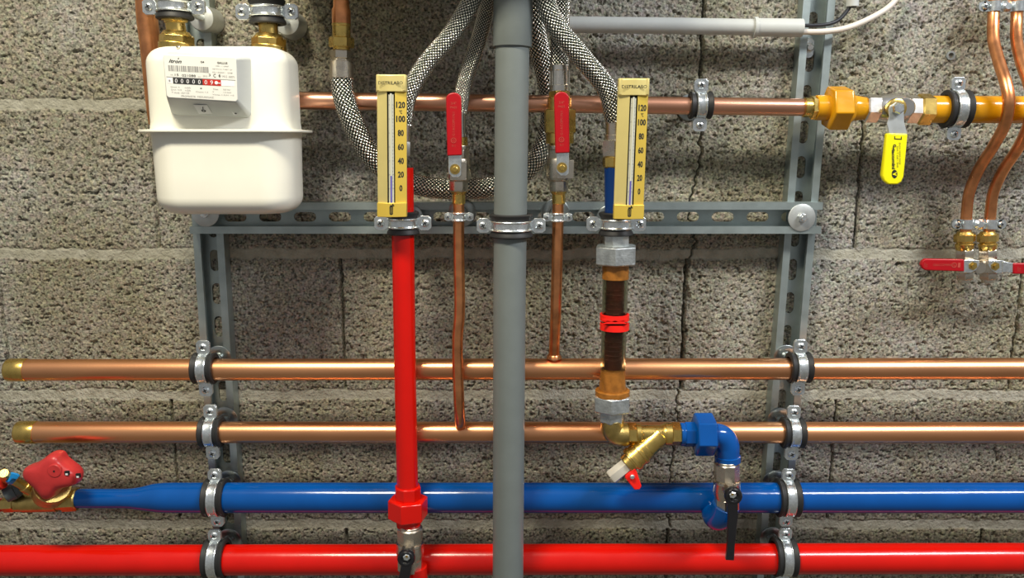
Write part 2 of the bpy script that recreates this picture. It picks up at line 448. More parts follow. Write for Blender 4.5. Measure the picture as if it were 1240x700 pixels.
ha, hb = (236, 262.5), (988.5, 262.5)
rail(ha, hb, -.0215, along(ha, hb, -.02, (832, 261)), .0464, 'horizontal perforated steel rail carrying the vertical pipes behind both thermometers')

def washer_bolt(px, py, Y, label, name='washer_bolt'):
    c = P(px, py, Y); t = thing(name, label, 'bolt', c, 'bolts with large washers at the rail ends')
    mesh_obj('washer', MB().lathe(c, N, [(0, .017), (.0004, .0178), (.0016, .0178), (.002, .0172), (.002, .005)], 40), M['zinc_matt'], t)
    mesh_obj('hex_nut', MB().lathe(c + N * .002, N, [(0, .0058), (.0005, .0062), (.0045, .0062), (.005, .0055)], 6, 12), M['zinc'], t)
    mesh_obj('threaded_rod', MB().lathe(c + N * .006, N, [(0, .0036), (.004, .0036), (.0046, .003)], 20), M['zinc'], t)
washer_bolt(970.5, 263.5, -.0427, 'bolt through a big round washer at the right end of the horizontal rail')
washer_bolt(249, 258, -.0427, 'bolt through a big round washer peeping out below the white gas meter')
# anchor bolt in the right rail
c = P(979, 58, -.003); t = thing('anchor_bolt', 'bright hex anchor bolt on an oblong washer inside the right rail, below the grey conduit', 'bolt', c)
pl = [(math.cos(a) * .0068, math.sin(a) * .0068 + (.006 if math.sin(a) >= 0 else -.006)) for a in [2 * math.pi * i / 24 for i in range(24)]]
mesh_obj('washer', MB().prism(pl, c, X, Z, N * .0015), M['zinc'], t)
mesh_obj('bolt_head', MB().lathe(c + N * .0015, N, [(0, .0066), (.0012, .0066), (.0012, .005), (.006, .0048), (.0068, .0038)], 24), M['nickel_bright'], t)

# ------------------------------------------------------------------ pipe clamps
CG = 'rubber lined pipe clamps'
def screw(parent, c, d=N, r=.0046):
    mb = MB().lathe(c, d, [(0, r), (.0012, r), (.0026, r * .72), (.0030, r * .3)], 20)
    up = Z; rt = up.cross(d).normalized(); a = math.radians(25)
    e1 = rt * math.cos(a) + up * math.sin(a); e2 = up * math.cos(a) - rt * math.sin(a)
    mb.box(c + d * .0028, r * 1.1, .0008, r * .26, ax=e1, ay=d, az=e2, mat=1); mb.box(c + d * .0028, r * .26, .0008, r * 1.1, ax=e1, ay=d, az=e2, mat=1)
    return mesh_obj('screw', mb, [M['zinc'], M['dark']], parent)
def clamp(px, py, Y, r, axis, back, label, small=False, cup=False, ear=.0185, disc=.0172, cat='pipe clamp'):
    c = P(px, py, Y); a = X if axis == 'x' else Z; e = Z if axis == 'x' else X
    t = thing('pipe_clamp', label, cat, c, CG if not small else 'small bare pipe clamps')
    hw = .0062 if not small else .0055; ro = r + (.0058 if not small else .0022); ri = r + (.0034 if not small else .0003)
    if not small:
        w = .0140
        mesh_obj('rubber_lining', MB().lathe(c, a, [(-w, r + .0002), (-w, r + .0050), (-w + .0012, r + .0064), (-w + .0035, r + .0060), (-hw - .0006, r + .0036), (hw + .0006, r + .0036),
                 (w - .0035, r + .0060), (w - .0012, r + .0064), (w, r + .0050), (w, r + .0002)], 40, closed=True), M['rubber'], t)
    band = MB().lathe(c, a, [(-hw, ri), (-hw, ro), (-hw + .0012, ro + .0008), (-hw + .0028, ro - .0004), (hw - .0028, ro - .0004), (hw - .0012, ro + .0008), (hw, ro), (hw, ri)], 40, closed=True)
    ew = .0088 if not small else .0052; el = ear if not small else .0095; r0 = ro - .001
    for s in (-1, 1):
        for n0 in (.0004, -.0024):
            pl = [(-ew * .72, r0), (ew * .72, r0), (ew, r0 + .0035), (ew, r0 + el - .0035), (ew * .66, r0 + el), (-ew * .66, r0 + el), (-ew, r0 + el - .0035), (-ew, r0 + .0035)]
            band.prism([(p, q * s) for p, q in pl], c + N * n0, a, e, N * .002)
    mesh_obj('clamp_band', band, M['zinc'], t, bevel=.0003)
    for s in (-1, 1):
        screw(t, c + e * s * (r0 + el * .55) + N * .0024, r=.0048 if not small else .0032)
    bk = Vector((c.x, back, c.z))
    L = (bk - (c - N * (ro - .001))).length
    rod = MB().lathe(c - N * (ro - .001), -N, [(0, .0065), (min(.008, L * .5), .0065), (min(.008, L * .5), .0042), (max(L - .002, .002), .0042)], 6 if not cup else 20)
    mesh_obj('threaded_rod', rod, M['zinc'], t)
    if cup:
        mesh_obj('base_cup', MB().lathe(Vector((c.x, back, c.z)), N, [(0, .0178), (.030, .0160), (.0335, .0150), (.034, .0140), (.034, .004)], 40), M['zinc_matt'], t)
    else:
        mesh_obj('base_plate', MB().lathe(bk, N, [(0, disc - .0004), (.0003, disc), (.0013, disc), (.0017, disc - .0006), (.0017, .008), (.0060, .0070), (.0060, .003)], 40), M['disc'], t)
    return t
HY = -.075
RC1, RC2, RB, RR = .0142, .0142, .0195, .0205
clamp(248, 446, HY, RC1, 'x', -.0217, 'rubber-lined clamp holding the upper copper pipe on the left rail, topmost of four')
clamp(256.5, 523, HY, RC2, 'x', -.0217, 'rubber-lined clamp holding the lower copper pipe on the left rail')
clamp(262, 602.5, HY, RB, 'x', -.0217, 'rubber-lined clamp around the blue pipe on the left rail', ear=.0165)
clamp(262, 676, HY, RR, 'x', -.0217, 'rubber-lined clamp around the red pipe on the left rail', ear=.0165)
clamp(967.5, 445, HY, RC1, 'x', -.0217, 'rubber-lined clamp holding the upper copper pipe on the right rail, topmost of four')
clamp(959.5, 524, HY, RC2, 'x', -.0217, 'rubber-lined clamp holding the lower copper pipe on the right rail')
clamp(953, 602.5, HY, RB, 'x', -.0217, 'rubber-lined clamp around the blue pipe on the right rail', ear=.0165)
clamp(949, 674, HY, RR, 'x', -.0217, 'rubber-lined clamp around the red pipe on the right rail', ear=.0165)
VY = -.115
clamp(488, 270, VY, .0135, 'z', -.0427, 'rubber-lined clamp around the red riser just below the left thermometer', ear=.0165)
clamp(619, 273, -.125, .0203, 'z', -.0427, 'wide rubber-lined clamp around the thick grey drain pipe', ear=.0165)
clamp(746, 271, VY, .0150, 'z', -.0427, 'rubber-lined clamp around the steel collar below the right thermometer', ear=.0165)
clamp(556, 262.5, -.105, .0072, 'z', -.0427, 'small bare steel clamp on the thin copper pipe left of the grey drain pipe', small=True, disc=.0185)
clamp(675.5, 263, -.105, .0072, 'z', -.0427, 'small bare steel clamp on the thin copper pipe right of the grey drain pipe', small=True, disc=.0185)
clamp(848, 127.5, -.065, .0108, 'x', -.001, 'rubber-lined clamp around the copper gas pipe, fixed straight to the wall', ear=.0165)
clamp(1157, 132, -.068, .0172, 'x', -.001, 'rubber-lined clamp around the ochre painted gas pipe', ear=.0165)
clamp(211, 8.5, -.12, .0150, 'z', -.001, 'rubber-lined clamp above the left inlet of the gas meter', cup=True, ear=.0165)
clamp(323.5, 14.5, -.12, .0150, 'z', -.001, 'rubber-lined clamp above the right outlet of the gas meter', cup=True, ear=.0165)

# ------------------------------------------------------------------ horizontal pipes
def pipe(name, pts, r, m, label, cat='pipe', seg=40, group=None):
    return tag(mesh_obj(name, MB().tube(pts, r, seg), m, angle=50), label, cat, group)
def hpipe(name, x0, y0, y1, r, m, label, capx=None):
    A = P(x0, y0, HY); B = P(1240, y1, HY); B = B + (B - A) * .35
    t = thing(name, label, 'pipe', A)
    body = mesh_obj('pipe_body', MB().tube([A + (B - A) * (i / 12) for i in range(13)], r, 48), m, t)
    if capx:
        mb = MB().lathe(A, X, [(-.002, .003), (-.002, r * .90), (-.0012, r * 1.0), (0, r * 1.04), (.0005, r * 1.06), (capx - .0006, r * 1.06), (capx, r * 1.03), (capx, r * .98)], 48)
        mesh_obj('end_cap', mb, M['brass'], t, label='brass end cap')
    return t
hpipe('copper_pipe', 11, 448, 446.5, RC1, M['copper'], 'thick horizontal copper pipe, upper of the two, with a brass end cap at the left', .024)
hpipe('copper_pipe', 23, 523.5, 524, RC2, M['copper'], 'thick horizontal copper pipe, lower of the two, with a brass end cap at the left', .024)
A = P(-460, 679.6, HY); B = P(1620, 675.4, HY)
pipe('red_pipe', [A + (B - A) * (i / 12) for i in range(13)], RR, M['red_paint'], 'thick glossy red horizontal pipe along the bottom of the photo', seg=56)
bx = [(94, 11.2), (97, 11.6), (120, 11.6), (150, 11.6), (160, 12.2), (172, 14.2), (186, 16.8), (196, 17.8), (206, 18.1), (300, 18.1), (600, 18.1), (900, 18.1), (1320, 18.1)]
pipe('blue_pipe', [P(x, 603.8 - (x > 180) * 1.0, HY) for x, r in bx], [r * S(620, 603, HY) * (1.0) for x, r in bx], M['blue_paint'],
     'thick glossy blue horizontal pipe that narrows towards the red handwheel', seg=56)
# gas pipe in copper
A = P(335, 121.5, -.065); B = P(978, 130, -.065)
pipe('copper_gas_pipe', [A + (B - A) * (i / 10) for i in range(11)], .0108, M['copper_gas'], 'horizontal copper gas pipe running from the meter behind the hoses to the ochre union')
# pipe behind the meter
pipe('copper_pipe', spline([P(176, -20, -.045), P(178, 20, -.045), P(181, 45, -.045), P(185, 80, -.045), P(190, 130, -.045), P(193, 150, -.045)]), .0128, M['copper_dark'],
     'upright copper pipe passing down behind the left edge of the gas meter')
o = bpy.context.scene.objects[-1] if False else None

# grey drain pipe
t = thing('drain_pipe', 'thick grey plastic drain pipe running upright through the middle of the photo', 'pipe', P(615, 720, -.125))
pts = [P(622, -30, -.125), P(620.5, 56, -.125), P(617, 350, -.125), P(615, 720, -.125)]
mesh_obj('pipe_body', MB().tube(pts, .0200, 56), M['pvc'], t)
a = P(622, -30, -.125); b = P(620.5, 57, -.125)
mesh_obj('socket', MB().lathe(b, a - b, [(0, .0203), (0, .0224), (.0008, .0228), ((a - b).length, .0228)], 56), M['pvc'], t)

# conduit with coupling, cables
t = thing('conduit', 'light grey plastic conduit lying horizontally at the top right of the drain pipe', 'conduit', P(665, 31, -.036))
mesh_obj('tube', MB().tube([P(662, 29.5, -.036), P(800, 31, -.036), P(915, 33, -.036)], .0101, 32), M['conduit'], t)
a = P(912, 33, -.036); b = P(971, 33.8, -.036); L = (b - a).length
mesh_obj('coupling', MB().lathe(a, b - a, [(0, .0100), (0, .0128), (.003, .0130), (.0045, .0128), (.0048, .0113), (L, .0112), (L, .0095), (L - .012, .0092)], 40), M['conduit'], t)
pipe('white_cable', spline([P(955, 38, -.037), P(971, 38.5, -.037), P(1000, 38, -.038), P(1028, 33, -.036), P(1058, 20, -.03), P(1080, 5, -.024), P(1096, -18, -.02)]), .0037, M['cable_white'],
     'white cable sweeping up to the right out of the grey conduit', 'cable', 16)
pipe('black_cable', spline([P(955, 31, -.038), P(971, 31, -.038), P(998, 30, -.038), P(1014, 25, -.036), P(1025, 14, -.034), P(1031, 3, -.033), P(1033, -15, -.033)]), .0024, M['cable_black'],
     'black cable bending from the grey conduit up into a grey sleeve', 'cable', 16)
tag(mesh_obj('cable_sleeve', MB().cyl((1032, 8.5), (1034, -25), -.033, 7.3, mat=0).cyl((1031.9, 9), (1032, 8), -.033, 5, mat=1), [M['conduit'], M['dark']]),
    'short grey plastic sleeve at the top edge that swallows the black cable', 'sleeve')
# wall plug
c = P(1151, 67.5, -.0012)
tag(mesh_obj('wall_plug', MB().lathe(c, N, [(-.01, .0058), (.0018, .0058), (.0020, .0052), (.0020, .0036), (-.006, .0034)], 28).lathe(c + Vector((0, .003, 0)), N, [(0, .0034), (.0005, .0034)], 20, mat=1), [M['plug'], M['dark']]),
    'small empty grey plastic wall plug in the block wall above the ochre pipe', 'wall plug')

# ------------------------------------------------------------------ red riser with its union
t = thing('red_riser', 'glossy red vertical pipe left of the grey drain pipe, ending in a red hexagonal union', 'pipe', P(494, 640, VY))
mesh_obj('pipe_body', MB().tube([P(487, 203, VY), P(488, 290, VY), P(490.5, 450, VY), P(493.5, 592, VY)], .0137, 40), M['red_paint'], t)
mesh_obj('union_collar', MB().hexn((493.8, 588), (494, 606), VY, 16.2, ang=10, seg=8), M['red_paint'], t, bevel=.0006)
mesh_obj('union_nut', MB().hexn((494, 603), (494, 627), VY, 24.5, ang=12), M['red_paint'], t, bevel=.001)
mesh_obj('union_tail', MB().cyl((494.5, 626), (495, 637), VY, 15.5, 14.5), M['red_paint'], t)

def black_lever_valve(cx, ytop, yhex, ybody, ybot, hub, arm, label, lx=0.0, rad=15.5):
    VY2 = -.119
    t = thing('ball_valve', label, 'valve', P(cx, ybot, VY2), 'nickel ball valves with black levers')
    mb = MB()
    mb.cyl((cx, ytop), (cx, ytop + 3), VY2, rad * .86)
    mb.hexn((cx, ytop + 2), (cx, yhex), VY2, rad * 1.02, ang=22, seg=8)
    a = P(cx, yhex - 1, VY2); b = P(cx, ybody, VY2); L = (b - a).length; k = S(cx, yhex, VY2) * rad
    mb.lathe(a, b - a, [(0, k * .96), (L * .04, k * 1.10), (L * .14, k * 1.12), (L * .2, k * 1.06), (L * .55, k * 1.10), (L * .8, k * 1.04), (L, k * .94)], 36)
    mb.hexn((cx, ybody - 2), (cx, ybot), VY2, rad * .98, ang=22, seg=8)
    hp = P(hub[0], hub[1], -.15)
    mb.lathe(Vector((hp.x, -.125, hp.z)), N, [(0, k * .55), (.020, k * .55)], 24)
    mesh_obj('valve_body', mb, M['nickel'], t)
    lv = MB(); kk = S(hub[0], hub[1], -.15)
    lv.lathe(P(hub[0], hub[1], -.144), N, [(0, 9.6 * kk), (.001, 10.6 * kk), (.006, 10.8 * kk), (.0085, 9.8 * kk), (.009, 6.2 * kk), (.0075, 5.2 * kk), (.0075, .001)], 40)
    lv.prismpx(arm, -.1525, .006)
    lev = mesh_obj('lever', lv, M['black_plastic'], t, bevel=.0009, label='black lever')
    mesh_obj('hex_nut', MB().lathe(P(hub[0], hub[1], -.151), N, [(0, 4.4 * kk), (.003, 4.4 * kk), (.0038, 3.4 * kk)], 6, 15).lathe(P(hub[0], hub[1], -.1545), N, [(0, 1.7 * kk), (.001, 1.4 * kk)], 12, mat=1), [M['zinc'], M['brass']], lev)
    return t
black_lever_valve(496.5, 636, 656, 676, 690, (492.5, 674), [(486, 682), (499, 682), (495, 705), (491, 745), (480, 745), (482, 705)],
                  'nickel ball valve with a black lever under the red union')
# red elbow below
pipe('red_elbow', spline([P(503, 686, -.118), P(504, 700, -.117), P(505, 714, -.105), P(505, 718, -.09), P(505, 710, -.08)], 6), .0150, M['red_paint'],
     'short red elbow leaving the bottom of the left black-lever valve', 'pipe elbow')

# ------------------------------------------------------------------ thin copper droppers
pipe('copper_dropper', spline([P(555.5, 240, -.105), P(555.5, 300, -.105), P(556.5, 375, -.105), P(554, 410, -.105), P(554.5, 450, -.105), P(556, 490, -.103), P(557, 508, -.094), P(557.5, 515, -.084)], 8), .0070, M['copper_dark'],
     'thin copper pipe left of the drain pipe, crossing in front of the upper copper pipe', 'pipe', 24)
pipe('copper_dropper', spline([P(676, 238, -.105), P(675, 300, -.104), P(673, 380, -.097), P(671.5, 415, -.084), P(671, 431, -.076), P(671, 440, -.075)], 8), .0070, M['copper_dark'],
     'thin copper pipe right of the drain pipe, joining the top of the upper copper pipe', 'pipe', 24)
tag(mesh_obj('solder_joint', MB().lathe(P(671, 432, -.076), Z, [(-.002, .0102), (.001, .0094), (.0032, .0080), (.0042, .0073)], 28), M['copper_dark']),
    'soldered joint where the right thin pipe meets the upper copper pipe', 'joint')

# ------------------------------------------------------------------ braided hoses
HG = 'braided steel hoses'
def woven_sleeve(pts, r, parent):
    """a sleeve of steel wires plaited over and under each other, modelled as relief"""
    off = ROOT[parent.name]
    pts = [Vector(p) for p in pts]; Ls = [0.0]
    for i in range(1, len(pts)): Ls.append(Ls[-1] + (pts[i] - pts[i - 1]).length)
    n = int(Ls[-1] / .00065); ss = np.linspace(0, Ls[-1], n)
    A = np.array([[p.x, p.y, p.z] for p in pts]); C_ = np.stack([np.interp(ss, Ls, A[:, k]) for k in range(3)], 1)
    T_ = np.gradient(C_, axis=0); T_ /= np.linalg.norm(T_, axis=1)[:, None]
    u = np.array([0, -1.0, 0]); U_ = np.empty_like(C_)
    for i in range(n):
        u = u - T_[i] * u.dot(T_[i]); u /= np.linalg.norm(u); U_[i] = u
    W_ = np.cross(T_, U_); seg = 128; NS = 16
    th = np.arange(seg) / seg; lam = 2 * math.pi * r / NS
    p = NS * th[None, :] + ss[:, None] / (lam * 1.05); q = NS * th[None, :] - ss[:, None] / (lam * 1.05)
    fp = p - np.floor(p); fq = q - np.floor(q); ev = ((np.floor(p) + np.floor(q)) % 2) == 0
    sp_, sq_ = np.sin(np.pi * fp), np.sin(np.pi * fq)
    h = np.where(ev, sp_ ** .9 * sq_ ** .35, sp_ ** .35 * sq_ ** .9)
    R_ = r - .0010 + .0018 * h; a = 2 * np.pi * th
    V = C_[:, None, :] + (U_[:, None, :] * np.cos(a)[None, :, None] + W_[:, None, :] * np.sin(a)[None, :, None]) * R_[:, :, None]
    V = V - np.array([off.x, off.y, off.z])
    idx = np.arange(n * seg).reshape(n, seg); nx = np.roll(idx, -1, 1)
    F = np.stack([idx[:-1], nx[:-1], nx[1:], idx[1:]], -1).reshape(-1, 4).astype(np.int32)
    me = bpy.data.meshes.new('braided_sleeve'); me.vertices.add(n * seg); me.vertices.foreach_set('co', V.ravel().astype(np.float32))
    me.loops.add(F.size); me.loops.foreach_set('vertex_index', F.ravel()); me.polygons.add(len(F))
    me.polygons.foreach_set('loop_start', np.arange(0, F.size, 4, dtype=np.int32))
    me.update(calc_edges=True)
    me.polygons.foreach_set('use_smooth', np.ones(len(F), dtype=bool))
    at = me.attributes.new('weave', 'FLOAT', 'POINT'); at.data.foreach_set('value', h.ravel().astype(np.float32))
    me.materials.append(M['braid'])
    o = bpy.data.objects.new('braided_sleeve', me); COL.objects.link(o); o.parent = parent; ROOT[o.name] = off
    return o
def hose(pts, r, label, base=None):
    t = thing('braided_hose', label, 'hose', pts[-1], HG)
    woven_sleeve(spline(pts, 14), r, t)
    return t
hy = -.090
t = hose([P(414, 93, hy), P(414.5, 108, hy), P(420, 130, hy), P(433, 160, -.087), P(451, 190, -.082), P(478, 214, -.075), P(515, 226, -.067), P(560, 229, -.062), P(600, 225, -.06),
          P(634, 209, -.056), P(655, 184, -.048), P(665, 155, -.036), P(667, 125, -.034), P(661, 90, -.038), P(652, 55, -.05), P(645, 20, -.06), P(637, -60, -.07)], .0128,
         'long braided steel hose looping low from the left brass fitting, behind the drain pipe')
mesh_obj('ferrule', MB().cyl((413.5, 74), (413.8, 95), hy, 14.2, 14.4).cyl((413.5, 71), (413.5, 75), hy, 11), M['nickel'], t)
mesh_obj('hex_nut', MB().hexn((413.5, 60.5), (413.5, 72), hy, 13.2, ang=20), M['nickel'], t)
t = hose([P(590, -60, -.12), P(571, 0, -.123), P(545, 43, -.124), P(514, 80, -.122), P(493, 118, -.118), P(488, 150, -.116)], .0106,
         'braided steel hose curving down from the top to the red riser behind the left thermometer')
mesh_obj('ferrule', MB().cyl((488, 146), (487.5, 172), VY, 10.5), M['nickel_bright'], t)
mesh_obj('hex_nut', MB().hexn((487.3, 171), (487.3, 189), VY, 14, ang=12), M['nickel_bright'], t)
t = hose([P(600, -60, -.080), P(591.5, 0, -.085), P(579, 50, -.094), P(563, 98, -.102), P(556, 138, -.105)], .0091,
         'braided steel hose just left of the drain pipe, running down to the left red-lever valve')
mesh_obj('ferrule', MB().cyl((556, 133), (556, 166), -.105, 8.2).cyl((556, 133), (556, 139), -.105, 9.4).cyl((556, 161), (556, 168), -.105, 9.4), M['nickel_bright'], t)
t = hose([P(655, -60, -.135), P(661, 0, -.135), P(675, 33, -.135), P(705, 70, -.134), P(735, 108, -.126), P(744.5, 145, -.117)], .0112,
         'braided steel hose curving right, in front of the others, down to the blue stub pipe')
mesh_obj('ferrule', MB().cyl((744.5, 134), (744.8, 170), VY, 11.8).cyl((744.5, 134), (744.5, 141), VY, 12.8).cyl((744.8, 163), (744.8, 170), VY, 12.8), M['nickel'], t)
mesh_obj('hex_nut', MB().hexn((745, 169), (745, 190), VY, 16.5, ang=10), M['nickel'], t)
t = hose([P(680, -60, -.10), P(679, 0, -.102), P(678, 40, -.104), P(677.5, 84, -.105)], .0108, 'straight braided steel hose coming down onto the right red-lever valve')
mb = MB().cyl((677.5, 79), (677.5, 86), -.105, 12.4).cyl((677.5, 103), (677.5, 111), -.105, 12.6)
a = P(677.5, 85, -.105); b = P(677.5, 104, -.105)
mb.lathe(a, b - a, [(0, .0112), ((b - a).length, .0112)], 32)
for i in range(12):
    an = 2 * math.pi * i / 12
    mb.box((a + b) / 2 + Vector((math.sin(an) * .0113, -math.cos(an) * .0113, 0)), .0026, .0014, (b - a).length, ax=Vector((math.cos(an), math.sin(an), 0)), ay=Vector((-math.sin(an), math.cos(an), 0)))
mesh_obj('ferrule', mb, M['nickel_bright'], t)

# copper feed with brass fitting, top left
t = thing('copper_feed_pipe', 'short upright copper pipe with a brass fitting feeding the long looping hose', 'pipe', P(413.5, 60, hy))
mesh_obj('pipe_body', MB().tube([P(413, -30, hy), P(413, -5, hy), P(413.2, 8, hy), P(413.2, 13, hy), P(413.4, 30, hy)], [.0092, .0092, .0096, .0112, .0112], 32), M['copper_dark'], t)
mesh_obj('brass_fitting', MB().cyl((413.4, 28.5), (413.4, 32), hy, 11.6).cyl((413.4, 31), (413.5, 46), hy, 11).hexn((413.5, 45), (413.5, 58), hy, 15.2, ang=25).cyl((413.5, 57), (413.5, 62), hy, 10), M['brass'], t)

# ------------------------------------------------------------------ blue stub, steel collar, flow indicator
t = thing('blue_stub_pipe', 'short blue upright pipe coloured dark as in shade, with a brass nut, half hidden by the right thermometer', 'pipe', P(746, 262, VY))
mesh_obj('pipe_body', MB().tube([P(745.3, 200, VY), P(745.8, 262, VY)], .0135, 36), M['blue_shaded'], t)
mesh_obj('brass_nut', MB().hexn((745, 189), (745.2, 203), VY, 15.4, ang=14, seg=8), M['brass'], t)
t = thing('flow_indicator', 'upright see-through flow indicator with red marker clips between two steel unions', 'flow indicator', P(741, 509, VY))
mesh_obj('top_union', MB().cyl((746, 262), (746.3, 298), VY, 15.6, seg=8, ang=22).hexn((746, 297), (745.7, 320), VY, 27, ang=8), M['steel_cast'], t, bevel=.0012)
mesh_obj('top_sleeve', MB().cyl((745.6, 318), (745.2, 338), VY, 16.2), M['amber'], t, label='amber plastic sleeve')
a = P(745.2, 336, VY); b = P(742.2, 447, VY); L = (b - a).length
mesh_obj('sight_glass', MB().lathe(a, b - a, [(0, .0158), (L, .0158), (L, .0138), (0, .0138)], 40, closed=True), M['glass'], t)
fl = MB().lathe(a, b - a, [(0, .0112), (L, .0112)], 32)
for i in range(16):
    fl.lathe(a + (b - a) * (.12 + .76 * i / 15), b - a, [(0, .0112), (.0006, .0118), (.0022, .0118), (.0028, .0112)], 32)
mesh_obj('float_body', fl, M['float'], t, label='dark red-brown inner float')
mesh_obj('bottom_sleeve', MB().cyl((742.3, 446), (742, 451), VY, 14.8).cyl((742, 450), (741.6, 473), VY, 14.8, 16.6).cyl((741.6, 472), (741.5, 479), VY, 21), M['amber'], t, label='amber plastic sleeve')
for y0, y1, tip in ((380, 387.4, 1), (391.3, 398.8, -1)):
    mb = MB(); q0 = P(744.2, y0, VY); q1 = P(744, y1, VY); L = (q1 - q0).length
    mb.lathe(q0, q1 - q0, [(0, .0159), (0, .0182), (L, .0182), (L, .0159)], 40, closed=True)
    yy = y1 - 1 if tip > 0 else y0 + 1
    mb.prismpx([(729, yy), (760, yy), (744.8, yy + 4.0 * tip)] if tip > 0 else [(729, yy), (744.8, yy + 4.0 * tip), (760, yy)], VY - .0183, .002)
    mesh_obj('marker_clip', mb, M['red_clip'], t, label='bright red marker clip')
mesh_obj('bottom_union', MB().hexn((741.5, 477.5), (741.2, 497), VY, 24, ang=8).hexn((741, 495), (740.6, 511), VY, 15.4, ang=14), M['steel_cast'], t, bevel=.001)

# ------------------------------------------------------------------ brass strainer
SY = VY
t = thing('strainer', 'brass Y-shaped strainer with a steel drain plug, lying in front of the lower copper pipe', 'strainer', P(780, 526, SY))
mb = MB().tube(spline([P(741.5, 508, SY), P(741.5, 517, SY), P(745, 524, SY), P(752, 526, SY), P(760, 526, SY)], 6), [.0146] * 25, 32)
mesh_obj('elbow', mb, M['brass_dull'], t)
mb = MB().hexn((758, 525.5), (771, 525.5), SY, 13.5, ang=20).cyl((770, 525.5), (776, 525.5), SY, 12.6).cyl((775, 525.5), (806, 525.5), SY, 10.6).cyl((805, 525.5), (813, 525.5), SY, 13.6).cyl((800, 525.5), (806, 525.5), SY, 11.4, 13).hexn((812, 525.5), (824.5, 525.5), SY, 14, ang=20)
mb.cyl((800, 526), (775, 548.5), (SY, SY - .006), 13.2, 13.8)
mb.textpx('D', 779, 526, SY - .0123, 4)
mesh_obj('valve_body', mb, M['brass'], t)
mesh_obj('strainer_cap', MB().cyl((783, 541.5), (764, 558.5), (SY - .004, SY - .008), 14.4, 15).cyl((777, 547), (773.5, 550), (SY - .005, SY - .006), 15.6).cyl((769, 554), (765, 557.5), (SY - .007, SY - .008), 16).cyl((765, 557.5), (759, 563), (SY - .008, SY - .009), 12), M['brass'], t)
mesh_obj('drain_plug', MB().hexn((761, 561.5), (739.5, 578.5), (SY - .009, SY - .012), 9.2, ang=30), M['plug_cream'], t, label='pale steel hexagonal drain plug')
hd = MB().prismpx([(757.5, 576), (768.5, 567.5), (771, 571), (777, 589), (774.5, 593), (768.5, 593.3), (757, 579)], SY - .020, .006)
dh = mesh_obj('drain_handle', hd, M['red_clip'], t, bevel=.001, label='small red drain handle')
mesh_obj('pin', MB().lathe(P(763.5, 571.5, SY - .006), N, [(0, .003), (.017, .003), (.018, .0022)], 16), M['zinc'], dh)

t = thing('blue_union', 'bright blue hexagonal union with a blue elbow turning down to the right valve', 'pipe union', P(865, 526, SY))
mesh_obj('union_collar', MB().cyl((823.5, 526), (829, 526), SY, 14.2).hexn((828, 526), (842, 526), SY, 15.4, ang=25), M['blue_paint'], t, bevel=.0008)
mesh_obj('union_nut', MB().hexn((840.5, 526), (864.5, 526), SY, 26, ang=12), M['blue_paint'], t, bevel=.0012)
el = spline([P(863, 527, SY), P(871, 527.5, SY), P(877.5, 532, SY), P(881, 540, SY), P(881, 548, SY), P(881, 552, SY), P(881, 556, SY), P(881, 559, SY)], 6)
n_ = len(el); rr = [.0150 + (.0016 if i > n_ - 14 else 0) - (.0016 if i == n_ - 1 else 0) for i in range(n_)]
mesh_obj('elbow', MB().tube(el, rr, 36), M['blue_paint'], t)
black_lever_valve(880, 558, 581, 603, 617, (886.8, 598.6), [(880, 605), (893.5, 605), (894, 624), (890, 661), (889, 679), (879, 678.5), (881, 661), (882, 624)],
                  'nickel ball valve with a black lever hanging below the blue elbow', rad=15)
pipe('blue_elbow', spline([P(879, 612, -.119), P(876, 621, -.116), P(870, 626, -.107), P(866, 624, -.096), P(865, 616, -.085), P(864, 608, -.078)], 6), .0172, M['blue_paint'],
     'short blue elbow joining the right black-lever valve to the blue pipe', 'pipe elbow')

